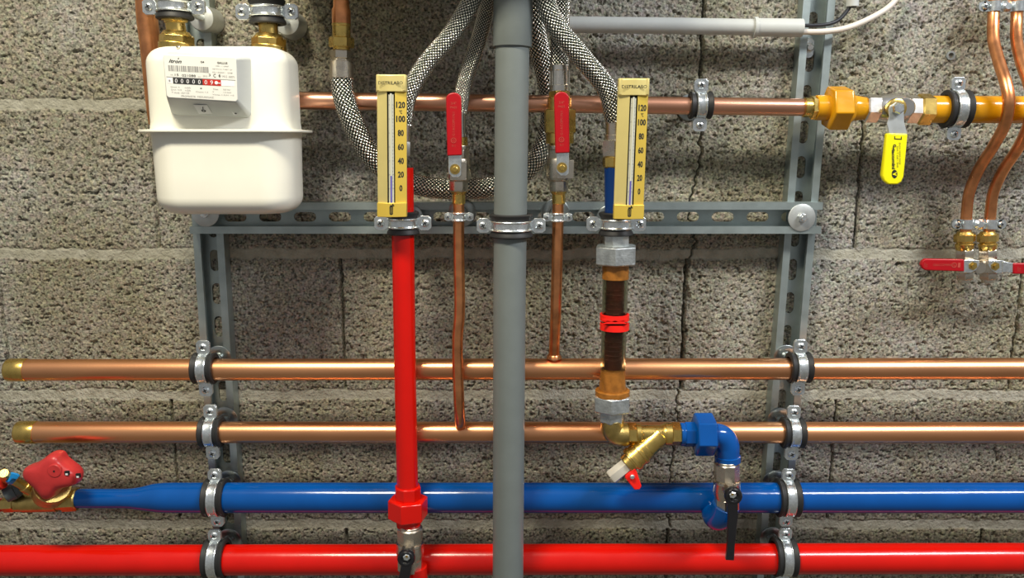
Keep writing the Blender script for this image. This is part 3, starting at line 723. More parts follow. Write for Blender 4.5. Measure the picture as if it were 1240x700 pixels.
# ------------------------------------------------------------------ red lever valves in the middle
def red_lever_valve(cx, bodyL, bodyR, lev, levtop, levbot, bolt, label, brass=None):
    y0 = -.105; t = thing('ball_valve', label, 'valve', P(cx, 247, y0), 'nickel ball valves with upright red levers')
    mb = MB(); cb = (bodyL + bodyR) / 2; rb = (bodyR - bodyL) / 2
    mb.cyl((cb, 176), (cb, 181), y0, rb * .92).hexn((cb, 180), (cb, 193), y0, rb * .88, ang=15, seg=8)
    a = P(cb, 192, y0); b = P(cb, 219, y0); L = (b - a).length; k = S(cb, 200, y0) * rb
    mb.lathe(a, b - a, [(0, k * .92), (L * .1, k * .98), (L * .3, k), (L * .8, k * 1.02), (L * .95, k * .95), (L, k * .85)], 36)
    mb.hexn((cx, 218), (cx, 232), y0, 12.2, ang=20, seg=8)
    mb.box(P((bolt[0] + 4), bolt[1] + 2, -.122), .020, .006, .022)
    mesh_obj('valve_body', mb, M['nickel'], t, bevel=.0006)
    mesh_obj('brass_joint', MB().cyl((cx, 231), (cx, 236), y0, 10.5, 8.2).cyl((cx, 235), (cx, 247), y0, 8), M['brass'], t)
    x0, x1 = lev; w2 = (x1 - x0) / 2; xm = (x0 + x1) / 2
    br = MB().prismpx([(x0 + 3, levbot - 3), (x1, levbot - 3), (x1, bolt[1] + 7), (x1 - 3, bolt[1] + 10), (x0 + 8, bolt[1] + 10), (x0 + 3, bolt[1] + 5)], -.130, .0022)
    lv = mesh_obj('lever', br, M['zinc'], t, bevel=.0006)
    grip = [(x0 + w2 - w2 * math.cos(a_), levtop + w2 * .8 - w2 * .8 * math.sin(a_)) for a_ in [math.pi * i / 12 for i in range(13)]] + [(x1 + .8, levbot), (x0 + 1.5, levbot + .8)]
    mesh_obj('grip', MB().prismpx(grip, -.1335, .0055), M['red_plastic'], lv, bevel=.0013, label='red plastic grip')
    tx = MB(); Yt = -.1337
    tx.textpx('3/4"', xm, levtop + 13, Yt, 3.2); tx.textpx('PN25', xm, levtop + 18, Yt, 2.6)
    for i, ch in enumerate('GIACOMINI'[::-1]): tx.textpx(ch, xm, levtop + 24 + i * 3.4, Yt, 3.0, rot=90)
    c = P(xm, levtop + 58, Yt); k = S(xm, levtop, Yt)
    tx.lathe(c, N, [(0, 3.3 * k), (.0002, 3.3 * k), (.0002, 2.6 * k), (0, 2.6 * k)], 24, closed=True)
    tx.textpx('G', xm, levtop + 58, Yt, 3); tx.textpx('0-1', xm, levtop + 64.5, Yt, 2.6)
    mesh_obj('embossed_lettering', tx, M['red_emboss'], lv)
    mesh_obj('lever_bolt', MB().lathe(P(bolt[0], bolt[1], -.130), N, [(0, .0062), (.0006, .0062), (.0006, .0036), (.004, .0034), (.0045, .0028)], 20), M['brass'], lv)
    if brass:
        mesh_obj('brass_coupling', MB().hexn((677.5, 110), (677.5, 119), y0, 13, ang=20).cyl((677.5, 118), (677.5, 134), y0, 14.5).hexn((678, 132), (678, 162), y0, 19.6, ang=17, seg=8).cyl((678, 161), (678, 174), y0, 17).cyl((678, 173), (678, 178), y0, 13), M['brass'], t, bevel=.001)
    else:
        mesh_obj('brass_coupling', MB().cyl((556, 166), (556, 178), y0, 10.5), M['brass'], t)
    return t
red_lever_valve(555.5, 541.5, 570.5, (540, 558.5), 112, 188, (551, 205), 'ball valve with an upright red lever, left of the grey drain pipe')
red_lever_valve(676.5, 661.5, 691.5, (671, 689), 111, 185, (680.5, 203), 'ball valve with an upright red lever and big brass coupling, right of the drain pipe', True)

# ------------------------------------------------------------------ thermometers
def thermometer(top, bot, wpx, label, nums, liq, stem):
    YT = -.150
    A = P(top[0], top[1], YT); B = P(bot[0], bot[1], YT); up = (A - B).normalized(); L = (A - B).length
    hw = wpx / 2 * S(bot[0], 180, YT)
    t = thing('thermometer', label, 'thermometer', B, 'gold industrial thermometers')
    def q(u_, v_, n_): return B + X * u_ + up * v_ + N * n_
    v0 = .0165; v1 = L - .018
    tw = .0045
    hs = MB()
    prof = [(-hw, 0), (-hw, .0035), (-tw, .0105), (-tw, .0035), (tw, .0035), (tw, .0105), (hw, .0035), (hw, 0)]
    hs.prism(prof, q(0, v0, 0), X, N, up * (v1 - v0))
    hs.M[-1] = 1   # right hand panel group fixed below
    n0 = len(hs.F) - 8
    for i in range(8): hs.M[n0 + i] = 0
    hs.M[n0 + 5] = 1; hs.M[n0 + 2] = 2; hs.M[n0 + 3] = 2; hs.M[n0 + 4] = 2  # deeper gold paints the right panel's shade
    mesh_obj('housing', hs, [M['gold'], M['gold_deep_shade'], M['recess_dark']], t, angle=15)
    ld = MB().prism([(-hw - .0004, -.001), (-hw - .0004, .0075), (-hw + .001, .0092), (hw - .001, .0092), (hw + .0004, .0075), (hw + .0004, -.001)], q(0, v1, 0), X, N, up * (L - v1))
    ld.prism([(-hw - .0004, -.001), (-hw - .0004, .0075), (-tw, .0125), (tw, .0125), (hw + .0004, .0075), (hw + .0004, -.001)], q(0, v1 - .001, 0), X, N, up * (L - v1))
    lid = mesh_obj('lid', ld, M['gold'], t, bevel=.0006)
    mesh_obj('lettering', MB().text('DISTRILABO', q(0, (v1 + L) / 2 - .0005, .0127), X, up, .0036, bold=.012, width=hw * 1.64), M['ink'], lid)
    bk = MB().prism([(-hw - .0002, -.001), (-hw - .0002, .0080), (-tw, .0120), (tw, .0120), (hw + .0002, .0080), (hw + .0002, -.001)], q(0, 0, 0), X, N, up * v0)
    bk = mesh_obj('foot_block', bk, M['gold_deep_shade'], t, bevel=.0005)
    lg = MB(); c = q(0, v0 * .48, .0122)
    ring = [(.0021 * math.cos(a_), .0021 * math.sin(a_) + (.0032 if math.sin(a_) >= 0 else -.0032)) for a_ in [2 * math.pi * i / 20 for i in range(20)]]
    ring_i = [(x_ * .55, y_ * .75) for x_, y_ in ring]
    n = 20; V = [c + X * x_ + up * y_ for x_, y_ in ring + ring_i]
    lg.add(V, [[i, (i + 1) % n, n + (i + 1) % n, n + i] for i in range(n)])
    lg.box(c, .0012, .0002, .007, az=up); lg.box(c + up * .0055 + X * .001, .005, .0002, .0012, az=(up)); lg.box(c + up * .0066 + X * .002, .0012, .0002, .003, az=up)
    mesh_obj('maker_mark', lg, M['ink'], bk)
    sc = MB().box(q(0, (v0 + v1) / 2 - .002, .0082), .0058, .0030, v1 - v0 - .004, az=up)
    vz = lambda y: (P(bot[0], y, YT - .009) - B).dot(up)
    y_lo = nums[-1][1]; y_hi = nums[0][1]
    for i in range(0, 31):
        v = vz(y_lo) + (vz(y_hi) - vz(y_lo)) * i / 24
        if v > v1 - .012 or v < v0 + .004: continue
        sc.box(q(.0008 if i % 4 else 0, v, .0099), .0030 if i % 4 else .0060, .0002, .00035, az=up, mat=1)
    sc.text('°C', q(-.0008, v1 - .011, .0099), X, up, .0028, mat=1)
    mesh_obj('scale_strip', sc, [M['scale_white'], M['ink_grey']], t)
    mesh_obj('glass_tube', MB().tube([q(0, v0, .0104), q(0, v1 - .003, .0104)], .0012, 14), M['scale_white'], t)
    mesh_obj('liquid_column', MB().tube([q(0, v0 - .001, .0106), q(0, vz(liq), .0106)], .0011, 14), M['liquid'], t)
    d = (X * (hw - tw) - N * .007).normalized(); mid = (tw + hw) / 2
    nm = MB()
    for s_, y in nums:
        nm.text(s_, q(mid, vz(y), .0072), d, up, .0074 if s_ != '°C' else .0044, bold=.035, width=(.0037 * len(s_) if s_ != '°C' else .0034))
    mesh_obj('scale_numbers', nm, M['ink'], t)
    mesh_obj('stem', MB().lathe(q(stem, v0 * .6, 0), -N, [(0, .0068), (.012, .0068), (.012, .0052), (.026, .0052)], 20), M['brass'], t)
    return t
thermometer((474.8, 91), (475.6, 262), 35.2, 'gold thermometer in front of the red riser, left of the grey drain pipe',
            [('120', 127), ('°C', 135.5), ('100', 144), ('80', 161), ('60', 178), ('40', 195), ('20', 211.5), ('0', 228)], 213, .004)
thermometer((766.8, 95.5), (760.2, 264.5), 36.2, 'gold thermometer in front of the blue pipe, right of the grey drain pipe',
            [('120', 130.5), ('°C', 139), ('100', 148), ('80', 165), ('60', 182), ('40', 199), ('20', 215.5), ('0', 232)], 219, -.010)

# ------------------------------------------------------------------ ochre union, gas valve, ochre pipe
GY = -.068
t = thing('ochre_union', 'ochre painted hexagonal union joining the copper gas pipe to the valve', 'pipe union', P(1015, 131, GY))
mesh_obj('brass_ferrule', MB().cyl((973, 130), (983, 130.2), GY, 11.6).hexn((981, 130.2), (989.5, 130.3), GY, 14.4, ang=20), M['brass'], t)
mesh_obj('union_body', MB().cyl((987, 130.5), (1006, 130.5), GY, 14.8, 15.5).cyl((1024, 131), (1032, 131), GY, 21, 17).cyl((1031, 131), (1048, 131.5), GY, 15.5, 13.5), M['ochre_paint'], t)
mesh_obj('union_nut', MB().hexn((1002, 131), (1026.5, 131), GY, 27.5, ang=14), M['ochre_paint'], t, bevel=.0014)
t = thing('gas_valve', 'gas ball valve with a hanging yellow lever, between ochre union and ochre pipe', 'valve', P(1085, 132, GY))
mb = MB().hexn((1046.5, 131.2), (1063, 131.4), GY, 17.5, ang=17)
a = P(1062, 131.5, GY); b = P(1098, 132, GY); L = (b - a).length; k = S(1080, 131, GY)
mb.lathe(a, b - a, [(0, 15.5 * k), (L * .1, 16.5 * k), (L * .25, 17 * k), (L * .5, 18.5 * k), (L * .8, 17 * k), (L, 14.5 * k)], 36)
mb.hexn((1096.5, 132), (1112, 132.3), GY, 17.2, ang=17)
mb.lathe(P(1085, 131.5, GY), N, [(0, .012), (.026, .012), (.028, .010)], 28)
mesh_obj('valve_body', mb, M['nickel_bright'], t)
mesh_obj('brass_ring', MB().hexn((1111, 132.3), (1127.5, 132.5), GY, 19, ang=20), M['brass'], t)
yl = -.099
lv = MB().prismpx([(1076, 133), (1078, 128), (1085, 123.5), (1092, 126), (1094.5, 133), (1095, 148), (1099, 163), (1077, 163), (1074, 149), (1077, 141)], yl, .002)
lev = mesh_obj('lever', lv, M['zinc_matt'], t, bevel=.0006)
mesh_obj('hex_nut', MB().lathe(P(1086, 131.5, yl), N, [(0, .0074), (.006, .0072), (.0075, .0058)], 6, 10), M['zinc'], lev)
mesh_obj('bearing_ring', MB().lathe(P(1084.5, 131.5, GY - .026), N, [(0, .0125), (.003, .0122), (.004, .0108), (.004, .006)], 32), M['brass'], lev)
gp = [(1073.8, 161.5), (1099.5, 162), (1097, 190), (1094.6, 214), (1092, 220), (1087, 223.5), (1076, 223.5), (1070.5, 219), (1068, 212), (1071, 188)]
mesh_obj('grip', MB().prismpx(gp, yl - .002, .007), M['yellow_plastic'], lev, bevel=.0018, label='yellow plastic grip')
tx = MB(); Yt = yl - .00225; R = -85
tx.textpx('giacomini', 1081.3, 191.5, Yt, 5.2, 27, bold=.04, rot=R - 180 + 180)
tx.textpx('G', 1083.3, 176.5, Yt, 4.0, bold=.06, rot=R)
tx.textpx('EN331 MOP5 DN20', 1089.6, 186, Yt, 2.0, 26, mat=1, rot=R); tx.textpx('GAS T 650 1 BAR', 1086.8, 190, Yt, 1.8, 26, mat=1, rot=R)
tx.prismpx([(1083, 167.6), (1092, 168.0), (1092, 169.2), (1083, 168.8)], Yt, .0002)
tx.prismpx([(1083, 165), (1084, 165), (1084, 168.6), (1083, 168.6)], Yt, .0002); tx.prismpx([(1091, 165.4), (1092, 165.4), (1092, 169), (1091, 169)], Yt, .0002)
el_o = [(1083.3 + 3.4 * math.cos(a_), 210.8 + 5.2 * math.sin(a_)) for a_ in [2 * math.pi * i / 24 for i in range(24)]]
tx.prismpx(el_o, Yt, .0002)
tx.textpx('v', 1083.3, 210.8, Yt - .0002, 4.6, mat=2, rot=R, bold=.03)
mesh_obj('lettering', tx, [M['ink'], M['ink_olive'], M['yellow_plastic']], lev)
pipe('ochre_gas_pipe', [P(1124, 132.5, GY), P(1200, 132.8, GY), P(1330, 133.4, GY)], .0168, M['ochre_paint'], 'thick ochre painted gas pipe leaving the photo at the upper right', seg=48)

# ------------------------------------------------------------------ right hand copper tubes, double clamps, small valves
ta = [P(1205, -30, -.034), P(1204, 0, -.034), P(1203, 20, -.036), P(1203, 48, -.050), P(1210, 76, -.074), P(1218, 101, -.094), P(1221.5, 124, -.101), P(1217, 150, -.094),
      P(1203, 177, -.072), P(1186, 204, -.050), P(1174, 232, -.038), P(1170.5, 258, -.034), P(1169, 285, -.034)]
tb = [P(1233.5, -30, -.034), P(1232, 0, -.034), P(1231, 25, -.036), P(1231, 48, -.050), P(1237, 76, -.074), P(1246, 101, -.094), P(1250.5, 124, -.101), P(1246, 150, -.094),
      P(1233, 179, -.072), P(1215, 206, -.050), P(1203, 233, -.038), P(1199.5, 258, -.034), P(1197.5, 285, -.034)]
pipe('copper_tube', spline(ta, 8), .0069, M['copper_dark'], 'left one of two bent copper tubes bulging over the ochre pipe at the right', 'pipe', 24)
pipe('copper_tube', spline(tb, 8), .0069, M['copper_dark'], 'right one of two bent copper tubes, partly cut off by the right edge', 'pipe', 24)
def double_clamp(xa, xb, xl, xr, y, label):
    Y = -.034; pa = P(xa, y, Y); pb = P(xb, y, Y); xl = P(xl, y, Y).x; xr = P(xr, y, Y).x; r = .0073
    t = thing('double_clamp', label, 'pipe clamp', (pa + pb) / 2, 'double clamps on the bent copper tubes')
    hh = .0062
    for sgn, nm in ((1, 'front_strap'), (-1, 'back_strap')):
        pts = [(xl - pa.x, .0006)]
        for c in (0, pb.x - pa.x):
            for i in range(9):
                a_ = math.pi - math.pi * i / 8; pts.append((c + r * math.cos(a_), .0006 + r * math.sin(a_)))
        pts.append((xr - pa.x, .0006))
        outer = [(x_, (y_ + .0018)) for x_, y_ in pts]
        poly = [(x_, y_ * sgn) for x_, y_ in (pts + outer[::-1])]
        mb = MB().prism(poly, pa - Z * hh, X, N, Z * 2 * hh)
        for xe in (xl, xr):
            mb.lathe(Vector((xe, Y, pa.z)) + N * (.0006 * sgn), N * sgn, [(0, hh), (.0018, hh)], 24)
        if sgn > 0: mb.lathe(Vector(((pa.x + pb.x) / 2, Y, pa.z)) + N * .0022, N, [(0, .0072), (.0016, .0070), (.0045, .004)], 24)
        mesh_obj(nm, mb, M['zinc'], t)
    screw(t, Vector((xl + .0012, Y, pa.z)) + N * .0024, r=.0040); screw(t, Vector((xr - .0012, Y, pa.z)) + N * .0024, r=.0040)
    mesh_obj('threaded_rod', MB().lathe(Vector(((pa.x + pb.x) / 2, 0, pa.z)), N, [(0, .004), (.0325, .004)], 16), M['zinc'], t)
double_clamp(1170, 1199.5, 1157.5, 1212, 271.3, 'double clamp holding both bent copper tubes above the two small red-lever valves')
double_clamp(1203.5, 1232, 1190, 1245, 8, 'double clamp on the bent copper tubes at the top right edge')
def small_valve(cx, bolt, side, label):
    Y = -.034; t = thing('ball_valve', label, 'valve', P(cx, 341, Y), 'small valves with sideways red levers')
    mesh_obj('compression_nut', MB().cyl((cx, 280), (cx, 284), Y, 8, 10).hexn((cx, 283), (cx, 293), Y, 12, ang=24, seg=8).cyl((cx, 292), (cx, 296), Y, 9).cyl((cx, 295), (cx, 303), Y, 10.8, 9.6), M['brass'], t)
    mb = MB().hexn((cx, 302), (cx, 315), Y, 10.8, ang=25).cyl((cx, 314), (cx, 329), Y, 11.6).hexn((cx, 328), (cx, 338), Y, 10.2, ang=25).cyl((cx, 337), (cx, 342), Y, 7.2)
    mb.lathe(P(bolt[0], bolt[1], -.040), N, [(0, .0075), (.0185, .0075)], 20)
    mesh_obj('valve_body', mb, M['nickel'], t)
    yl = -.060; s = side; bx_, by_ = bolt
    pl = [(bx_ + 11 * s, by_ - 7), (bx_ - 8 * s, by_ - 7), (bx_ - 8 * s, by_ - 1), (bx_ - 4 * s, by_ + 5), (bx_ + 2 * s, by_ + 8.5), (bx_ + 11 * s, by_ + 8)]
    if s > 0: pl = pl[::-1]
    lm = MB().prismpx(pl, yl, .002)
    if side > 0: lm.prismpx([(bx_ + 9, by_ - 6), (bx_ + 24, by_ - 3.5), (bx_ + 24, by_ + 8), (bx_ + 9, by_ + 7)], yl - .001, .0022)
    lev = mesh_obj('lever', lm, M['zinc'], t, bevel=.0005)
    x0 = bx_ + (10 if s < 0 else 22) * s; ln = 53
    yt0, yb0, yt1, yb1 = (313.5, 327.5, 314.2, 329) if s < 0 else (319, 332, 319, 332)
    g = [(x0, yt1), (x0 + (ln - 6) * s, yt0), (x0 + (ln - 2) * s, yt0 + 2.5), (x0 + ln * s, (yt0 + yb0) / 2), (x0 + (ln - 2) * s, yb0 - 2.5), (x0 + (ln - 6) * s, yb0), (x0, yb1)]
    if s > 0: g = g[::-1]
    mesh_obj('grip', MB().prismpx(g, yl - .0022, .006), M['red_plastic'], lev, bevel=.0014, label='red plastic grip')
    tx = MB(); Yt = yl - .0024; xm = x0 + 27 * s; ym = (yt0 + yb0) / 2 + .3
    tx.textpx('GIACOMINI', xm, ym, Yt, 2.8, 22); tx.textpx('1/2"', xm + 20 * -1, ym, Yt, 4, 5, rot=90)
    c = P(xm + 14.5, ym + .3, Yt); k = S(xm, ym, Yt)
    tx.lathe(c, N, [(0, 3.2 * k), (.0002, 3.2 * k), (.0002, 2.4 * k), (0, 2.4 * k)], 24, closed=True); tx.textpx('G', xm + 14.5, ym + .3, Yt, 2.8)
    tx.textpx('I', xm + 20.5, ym + .3, Yt, 6, 3)
    mesh_obj('embossed_lettering', tx, M['red_emboss'], lev)
    mesh_obj('lever_bolt', MB().lathe(P(bx_, by_, yl), N, [(0, .0058), (.0012, .0056), (.0012, .0034), (.0035, .0030)], 6, 10), M['brass'], lev)
small_valve(1168, (1178, 322), -1, 'small ball valve with its red lever pointing left, beneath the left bent tube')
small_valve(1196, (1205, 322.5), 1, 'small ball valve with its red lever pointing right, cut off by the photo edge')

# ------------------------------------------------------------------ gas meter
def rrect(cx, cy, hx, hy, r, k=8):
    pts = []
    for (sx, sy, a0) in ((1, 1, 0), (-1, 1, 90), (-1, -1, 180), (1, -1, 270)):
        for i in range(k + 1):
            a_ = math.radians(a0 + 90 * i / k); pts.append((cx + sx * (hx - r) + r * math.cos(a_), cy + sy * (hy - r) + r * math.sin(a_)))
    return pts
def loft(mb, secs):
    n = len(rrect(0, 0, 1, 1, .1)); V = []
    for z, cx, cy, hx, hy, r in secs: V += [Vector((x_, y_, z)) for x_, y_ in rrect(cx, cy, hx, hy, r)]
    F = [[i * n + k, i * n + (k + 1) % n, (i + 1) * n + (k + 1) % n, (i + 1) * n + k] for i in range(len(secs) - 1) for k in range(n)]
    F.append(list(range(n))[::-1]); F.append([(len(secs) - 1) * n + k for k in range(n)])
    mb.add(V, F)
MF = -.178; MBK = -.082
xl = P(175.5, 100, MF + .018).x; xr = P(364, 110, MBK - .02).x
mcx = (xl + xr) / 2; mhx = (xr - xl) / 2; mcy = (MF + MBK) / 2; mhy = (MBK - MF) / 2
zt = P(250, 55.5, MF + .014).z; zf = P(250, 158.5, MF).z; zb = P(270, 259.5, MF + .02).z
t = thing('gas_meter', 'cream white domestic gas meter with a printed counter plate', 'gas meter', Vector((mcx, mcy, zb)))
mb = MB(); secs = []
for z, ins in ((zf, -.0015), (zf + .004, -.0006), (zf + .010, 0.0), ((zf + zt) / 2, .0)): secs.append((z, mcx, mcy, mhx - ins, mhy - ins, .030))
RT = .019
for i in range(9):
    a_ = math.radians(90 * i / 8); ins = RT * (1 - math.cos(a_)); secs.append((zt - RT + RT * math.sin(a_), mcx, mcy, mhx - ins, mhy - ins, .030 - ins * .6))
loft(mb, secs); mesh_obj('upper_casing', mb, M['enamel'], t, angle=60)
mb = MB(); secs = []
mh2 = mhx + .0015
for z, ins in ((zf, -.001), (zf - .008, 0.0), ((zf + zb) / 2, .0008)): secs.append((z, mcx, mcy, mh2 - ins, mhy - ins, .034))
RT = .020
for i in range(9):
    a_ = math.radians(90 * i / 8); ins = RT * (1 - math.cos(a_)) + .0012; secs.append((zb + RT - RT * math.sin(a_), mcx, mcy, mh2 - ins, mhy - ins, .034 - ins * .6))
loft(mb, secs); mesh_obj('lower_casing', mb, M['enamel'], t, angle=60)
mb = MB(); loft(mb, [(zf - .0016, mcx, mcy, mhx + .0115, mhy + .0085, .036), (zf - .0008, mcx, mcy, mhx + .0130, mhy + .010, .037), (zf + .0010, mcx, mcy, mhx + .0130, mhy + .010, .037), (zf + .0016, mcx, mcy, mhx + .012, mhy + .009, .036)])
mesh_obj('seam_flange', mb, M['enamel'], t)
# index housing: a wedge with a raised front
FB = MF - .001; FF = MF - .026
def quad(pts, Y): return [P(x_, y_, Y) for x_, y_ in pts]
back = quad([(205, 62), (304, 68), (306.5, 71), (306.5, 141), (303, 145), (213, 142), (208, 139), (202, 66)], MF + .004)
front = quad([(199, 66), (284, 69.5), (286, 71.5), (288, 121), (285.5, 123.5), (204, 118.5), (201, 116), (197.3, 68)], FF)
mb = MB(); mb.add(back + front, [list(range(8)), list(range(8, 16))[::-1]] + [[i, (i + 1) % 8, 8 + (i + 1) % 8, 8 + i] for i in range(8)])
ih = mesh_obj('index_housing', mb, M['index_grey'], t, bevel=.002)
Yp = FF - .0006
mb = MB().prismpx([(199.3, 66.5), (284, 69.8), (286, 72), (287.6, 120.5), (285.5, 122.8), (204.5, 118), (202, 116), (197.8, 69)], Yp, .0012)
mesh_obj('label_plate', mb, M['label_white'], ih, bevel=.0003)
Yk = Yp - .0002
# printed matter follows the plate's slight tilt
def lp(u_, v_):   # u 0..1 across, v 0..1 down -> pixel
    x_ = (198 + (284.8 - 198) * u_) * (1 - v_) + (203 + (287.6 - 203) * u_) * v_
    y_ = (66.5 + 4.0 * u_) * (1 - v_) + (118 + 4.6 * u_) * v_
    return x_, y_
RO = -2.6
def pt(mb, s_, u_, v_, h, w_=None, m_=0, bold=0.0, shear=0.0):
    x_, y_ = lp(u_, v_); mb.textpx(s_, x_, y_, Yk, h, w_, m_, bold, shear, RO)
tx = MB()
pt(tx, 'Itron', .155, .135, 4.4, 15.5, 0, .02, .35); pt(tx, "'", .205, .07, 2.0, 1.4, 0, .02, .3)
pt(tx, 'G4', .535, .125, 2.4, 4.4, 0, .02); pt(tx, 'GALLUS', .815, .125, 2.4, 12.5, 0, .02)
pt(tx, 'U2K - 1 UM07', .81, .20, 1.5, 16, 1); pt(tx, 'NETTO 0.1 T NET  G4', .81, .275, 1.5, 24, 1); pt(tx, 'EN 1359/A1   2008', .81, .35, 1.6, 24, 1)
pt(tx, 'C', .695, .43, 4.2, 3.0, 0, .01); pt(tx, '(', .765, .43, 4.4, 2.2, 0, .02); pt(tx, '-', .775, .43, .7, 1.6, 0)
pt(tx, 'M15', .84, .44, 2.6, 5.5, 1); pt(tx, '0071', .935, .44, 2.6, 7, 1)
pt(tx, '15', .16, .455, 2.7, 4.6, 0); pt(tx, 'NR', .09, .46, 1.6, 3, 1); pt(tx, '021088', .33, .46, 2.9, 16.5, 0); pt(tx, 'Ser', .48, .47, 1.6, 3.6, 1); pt(tx, '2015', .56, .45, 2.2, 5, 1); pt(tx, '3', .625, .42, 3, 2.2, 0)
rng = np.random.RandomState(3); u_ = .05
while u_ < .62:
    w_ = float(rng.choice([.006, .011, .017, .024])); a0 = lp(u_, .235); a1 = lp(u_ + w_, .235); a2 = lp(u_ + w_, .37); a3 = lp(u_, .37)
    tx.prismpx([a0, a1, a2, a3], Yk, .0001, 1 if rng.rand() < .5 else 2); u_ += w_ + float(rng.choice([.006, .010, .014]))
pt(tx, 'Qmax  6', .12, .745, 1.9, 11, 1); pt(tx, 'm3/h', .30, .745, 1.9, 7, 1); pt(tx, 'Qmin  0,04', .135, .81, 1.9, 13, 1); pt(tx, 'm3/h', .30, .81, 1.9, 7, 1); pt(tx, 'T Amb -25/+55', .19, .875, 1.9, 21, 1)
pt(tx, '-', .49, .745, 1.2, 2, 0); pt(tx, 'Classe 1,5', .50, .83, 1.9, 15, 1)
pt(tx, 'Pmax', .70, .745, 1.9, 6, 1); pt(tx, '0,5 bar', .86, .745, 1.9, 9, 1); pt(tx, 'V', .66, .81, 1.9, 2, 1); pt(tx, '1,2 dm3', .86, .81, 1.9, 9, 1); pt(tx, 'V/imp = 0,01 m3', .80, .875, 1.9, 26, 1)
pt(tx, 'PROPRIETE  MESUREGAZ', .43, .945, 2.1, 39, 1)
a0, a1 = lp(.02, .545), lp(.98, .485)
mesh_obj('printed_text', tx, [M['ink'], M['ink_grey'], M['ink_olive'] if False else M['ink_grey']], ih)
cw = MB()
def strip(u0, u1, v0, v1, m_): cw.prismpx([lp(u0, v0), lp(u1, v0), lp(u1, v1), lp(u0, v1)], Yk, .0003, m_)
strip(.01, .985, .505, .52, 3); strip(.02, .09, .53, .66, 2); strip(.10, .52, .525, .665, 0); strip(.52, .78, .525, .665, 1); strip(.78, .97, .53, .66, 2)
for i in range(5): x_, y_ = lp(.145 + i * .082, .595); cw.textpx('0', x_, y_, Yk - .0004, 5.0, 3.0, 2, .0, 0, RO)
for i, s_ in enumerate('09'): x_, y_ = lp(.565 + i * .082, .595); cw.textpx(s_, x_, y_, Yk - .0004, 5.0, 3.2, 2, .0, 0, RO)
x_, y_ = lp(.715, .595); cw.lathe(P(x_, y_, Yk), N, [(0, .0018), (.0005, .0018)], 16, mat=2)
cw.prismpx([lp(.74, .59), lp(.77, .59), lp(.77, .61), lp(.74, .61)], Yk - .0003, .0003, 2)
x_, y_ = lp(.05, .595); cw.lathe(P(x_, y_, Yk - .0003), N, [(0, .0009), (.0002, .0009)], 12, mat=3)
mesh_obj('counter_window', cw, [M['counter_black'], M['counter_red'], M['digit_white'], M['ink_grey']], ih)
# stickers on the sloping lower face
def face_pt(x_, y_):
    a_ = (front[4] + front[5]) / 2; b_ = (back[4] + back[5]) / 2; n_ = (b_ - a_).cross(X).normalized()
    if n_.y > 0: n_ = -n_
    d_ = ray(x_, y_); o_ = Vector((0, -DIST, CAMZ)); tt = (a_ - o_).dot(n_) / d_.dot(n_)
    return o_ + d_ * tt + n_ * .0006, n_
mb = MB(); c, n_ = face_pt(246, 132); vv = n_.cross(X).normalized(); vv = vv if vv.z > 0 else -vv
mb.box(c, .0150, .0004, .0165, ax=X, ay=n_, az=vv); mb.text('o', c + n_ * .0004 - vv * .002, X, vv, .005, 1, .03); mb.text('/', c + n_ * .0004 + vv * .0032 + X * .001, X, vv, .005, 1, .03)
c2, _ = face_pt(285.5, 136.5); mb.box(c2, .0070, .0004, .0070, ax=X, ay=n_, az=vv); mb.lathe(c2, n_, [(0, .0013), (.0005, .0013)], 14, mat=1)
mesh_obj('sticker', mb, [M['sticker'], M['ink']], ih)
mesh_obj('rivet', MB().lathe(P(217, 57.5, MF + .010), N, [(0, .002), (.004, .002), (.005, .001)], 12), M['nickel'], t)
# inlet and outlet couplings
for cx, x2, yt, yn0, yn1, lb in ((211, 214, 6, 38.5, 56, 'brass union on the left inlet of the gas meter'), (323.5, 325.5, 10, 41.5, 59, 'brass union on the right outlet of the gas meter')):
    Y = -.120
    t = thing('meter_union', lb, 'pipe union', P(x2, yn1, Y), 'brass unions on top of the gas meter')
    mesh_obj('union_nut', MB().cyl((x2, yn0 - .5), (x2, yn0 + 5), Y, 15, 18).hexn((x2, yn0 + 4), (x2, yn1 - 2), Y, 20.5, ang=20, seg=6).cyl((x2, yn1 - 4), (x2, yn1 + 4), Y, 21), M['brass'], t, bevel=.0008)
    mesh_obj('union_tail', MB().cyl((cx, -30), (cx + .5, 26), Y, 15).cyl((cx + .5, 22), (cx + 1, 28), Y, 12.4).cyl((cx + 1, 27), (x2, yn0 + 1), Y, 11.4), M['brass'], t)

# ------------------------------------------------------------------ balancing valve at the left edge
BY = HY
t = thing('balancing_valve', 'brass balancing valve with a red lobed handwheel at the left end of the blue pipe', 'valve', P(60, 611, BY))
mb = MB().hexn((76, 605.5), (95, 604.5), BY, 14.2, ang=15, seg=8).cyl((20, 609.5), (78, 606), BY, 10.5, 11.5).cyl((28, 609), (70, 606.5), BY, 11.5, 13).hexn((4, 611), (18, 610.5), BY, 9.5, ang=10)
mb.cyl((58, 600), (63, 592), (BY, -.10), 15, 19).cyl((60.5, 596), (64, 588), (-.085, -.108), 20, 21)
mesh_obj('valve_body', mb, M['brass_dull'], t)
def z6(x_, y_): return (x_ / 6.367, 530 + y_ / 6.367)
outl = [z6(*q) for q in [(395, 118), (425, 97), (465, 95), (500, 108), (512, 150), (580, 195), (640, 245), (646, 290), (632, 345), (560, 365), (480, 385), (455, 440), (410, 467), (365, 460), (335, 410), (270, 345), (205, 295), (200, 240), (225, 205), (290, 190), (350, 155)]]
bk_ = [P(x_ , y_, -.112) for x_, y_ in outl]; cB = sum(bk_, Vector()) / len(bk_)
def ringpts(k_, Y, dx=0, dy=0):
    return [Vector((cB.x + (p.x - cB.x) * k_ + dx, Y, cB.z + (p.z - cB.z) * k_ + dy)) for p in bk_]
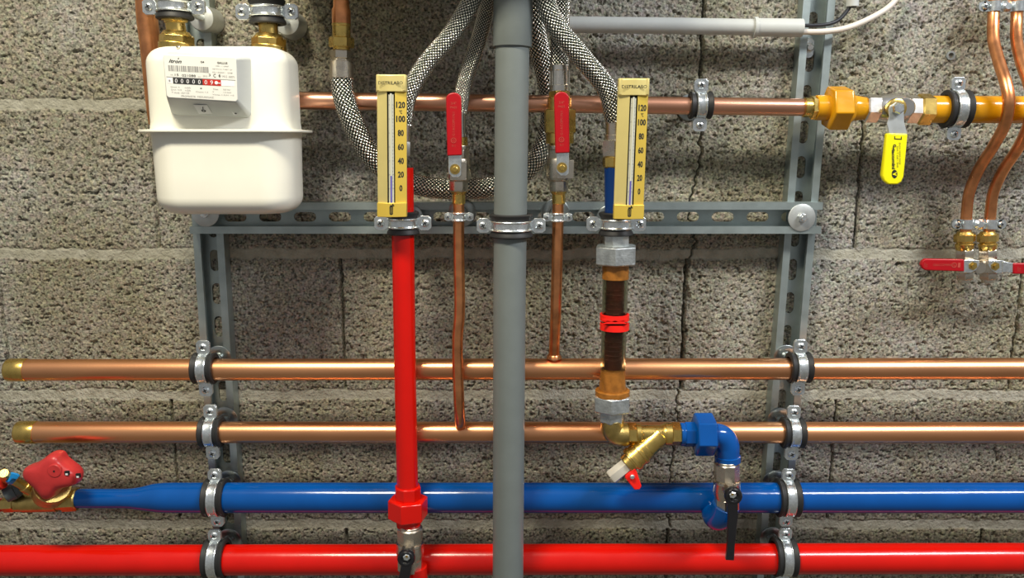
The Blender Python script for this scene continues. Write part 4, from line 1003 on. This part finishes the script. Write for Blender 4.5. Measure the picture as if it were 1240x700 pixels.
rings = [ringpts(.80, -.104), ringpts(.93, -.105), ringpts(.99, -.110), ringpts(.99, -.120, .0005, .001), ringpts(.92, -.128, .001, .002), ringpts(.78, -.133, .0012, .0025), ringpts(.50, -.1350, .0012, .003)]
n = len(outl); V = [p for r_ in rings for p in r_]
F = [[i * n + k, i * n + (k + 1) % n, (i + 1) * n + (k + 1) % n, (i + 1) * n + k] for i in range(len(rings) - 1) for k in range(n)] + [list(range(n))[::-1], [(len(rings) - 1) * n + k for k in range(n)]]
hwl = mesh_obj('handwheel', MB().add(V, F), M['hand_red'], t, angle=50)
m_ = hwl.modifiers.new('sub', 'SUBSURF'); m_.levels = 1; m_.render_levels = 2
c = P(*z6(422, 255), -.134)
mesh_obj('hub_cap', MB().lathe(c + Vector((0, .002, 0)), N, [(0, .0092), (.0028, .0088), (.0036, .0078), (.0036, .0014)], 32).lathe(c + N * .0012, N, [(0, .0012), (.001, .0012)], 12, mat=1), [M['hand_red'], M['dark']], hwl)
for q in ((518, 272), (603, 292)):
    c = P(*z6(*q), -.1325)
    mesh_obj('dial_window', MB().box(c, .0052, .0030, .0052, mat=1).box(c - Z * .0012 + N * .0002, .0030, .0032, .0022, mat=0), [M['digit_white'], M['dark']], hwl)
mesh_obj('test_port', MB().cyl((38, 594), (29, 588), (-.085, -.092), 7, 7.5).cyl((30, 589), (16, 581), (-.092, -.10), 5.6).cyl((9, 579.5), (4.5, 573), (-.098, -.112), 6.4, 5.8), M['brass_dull'], t)
mesh_obj('port_cap', MB().cyl((18, 594), (6, 600), (-.084, -.090), 10.5, 9.5).cyl((24, 591), (17, 594.5), (-.08, -.084), 9.5, 10), M['cap_grey'], t, label='dark grey cap')
mesh_obj('tag_ring', MB().cyl((15.5, 581), (12, 577.5), (-.099, -.104), 6.6).prismpx([(14, 573), (20.5, 574.5), (23, 577), (20.5, 580.5), (14.5, 579.5), (11, 584), (8.5, 583)], -.112, .003), M['cap_blue'], t, bevel=.0004, label='light blue tag')
pipe('red_branch_pipe', [P(5, 611.5, HY), P(-20, 612, HY), P(-460, 612, HY)], .0088, M['red_pipe_dark'], 'dark red pipe end left of the brass balancing valve at the photo edge', seg=28)
mesh_obj('port_cap', MB().cyl((4, 585), (-12, 592), (-.10, -.095), 6.5), M['red_pipe_dark'], t, label='dark red cap')

# ------------------------------------------------------------------ unseen casing assumed where the hoses lead, added and sized to shade the wall
t = thing('unseen_boiler', 'unseen white wall-hung casing added above the hoses to shade the wall', 'unseen_boiler', Vector((-.075, -.11, CAMZ + .235)))
mb = MB(); loft(mb, [(CAMZ + .235, -.075, -.112, .203, .105, .012), (CAMZ + .238, -.075, -.112, .207, .109, .014), (CAMZ + .86, -.075, -.112, .207, .109, .014), (CAMZ + .863, -.075, -.112, .203, .105, .012)])
mesh_obj('casing', mb, M['enamel'], t)
mesh_obj('control_panel', MB().box(Vector((-.075, -.2225, CAMZ + .31)), .30, .004, .08), M['cap_grey'], t, bevel=.001)
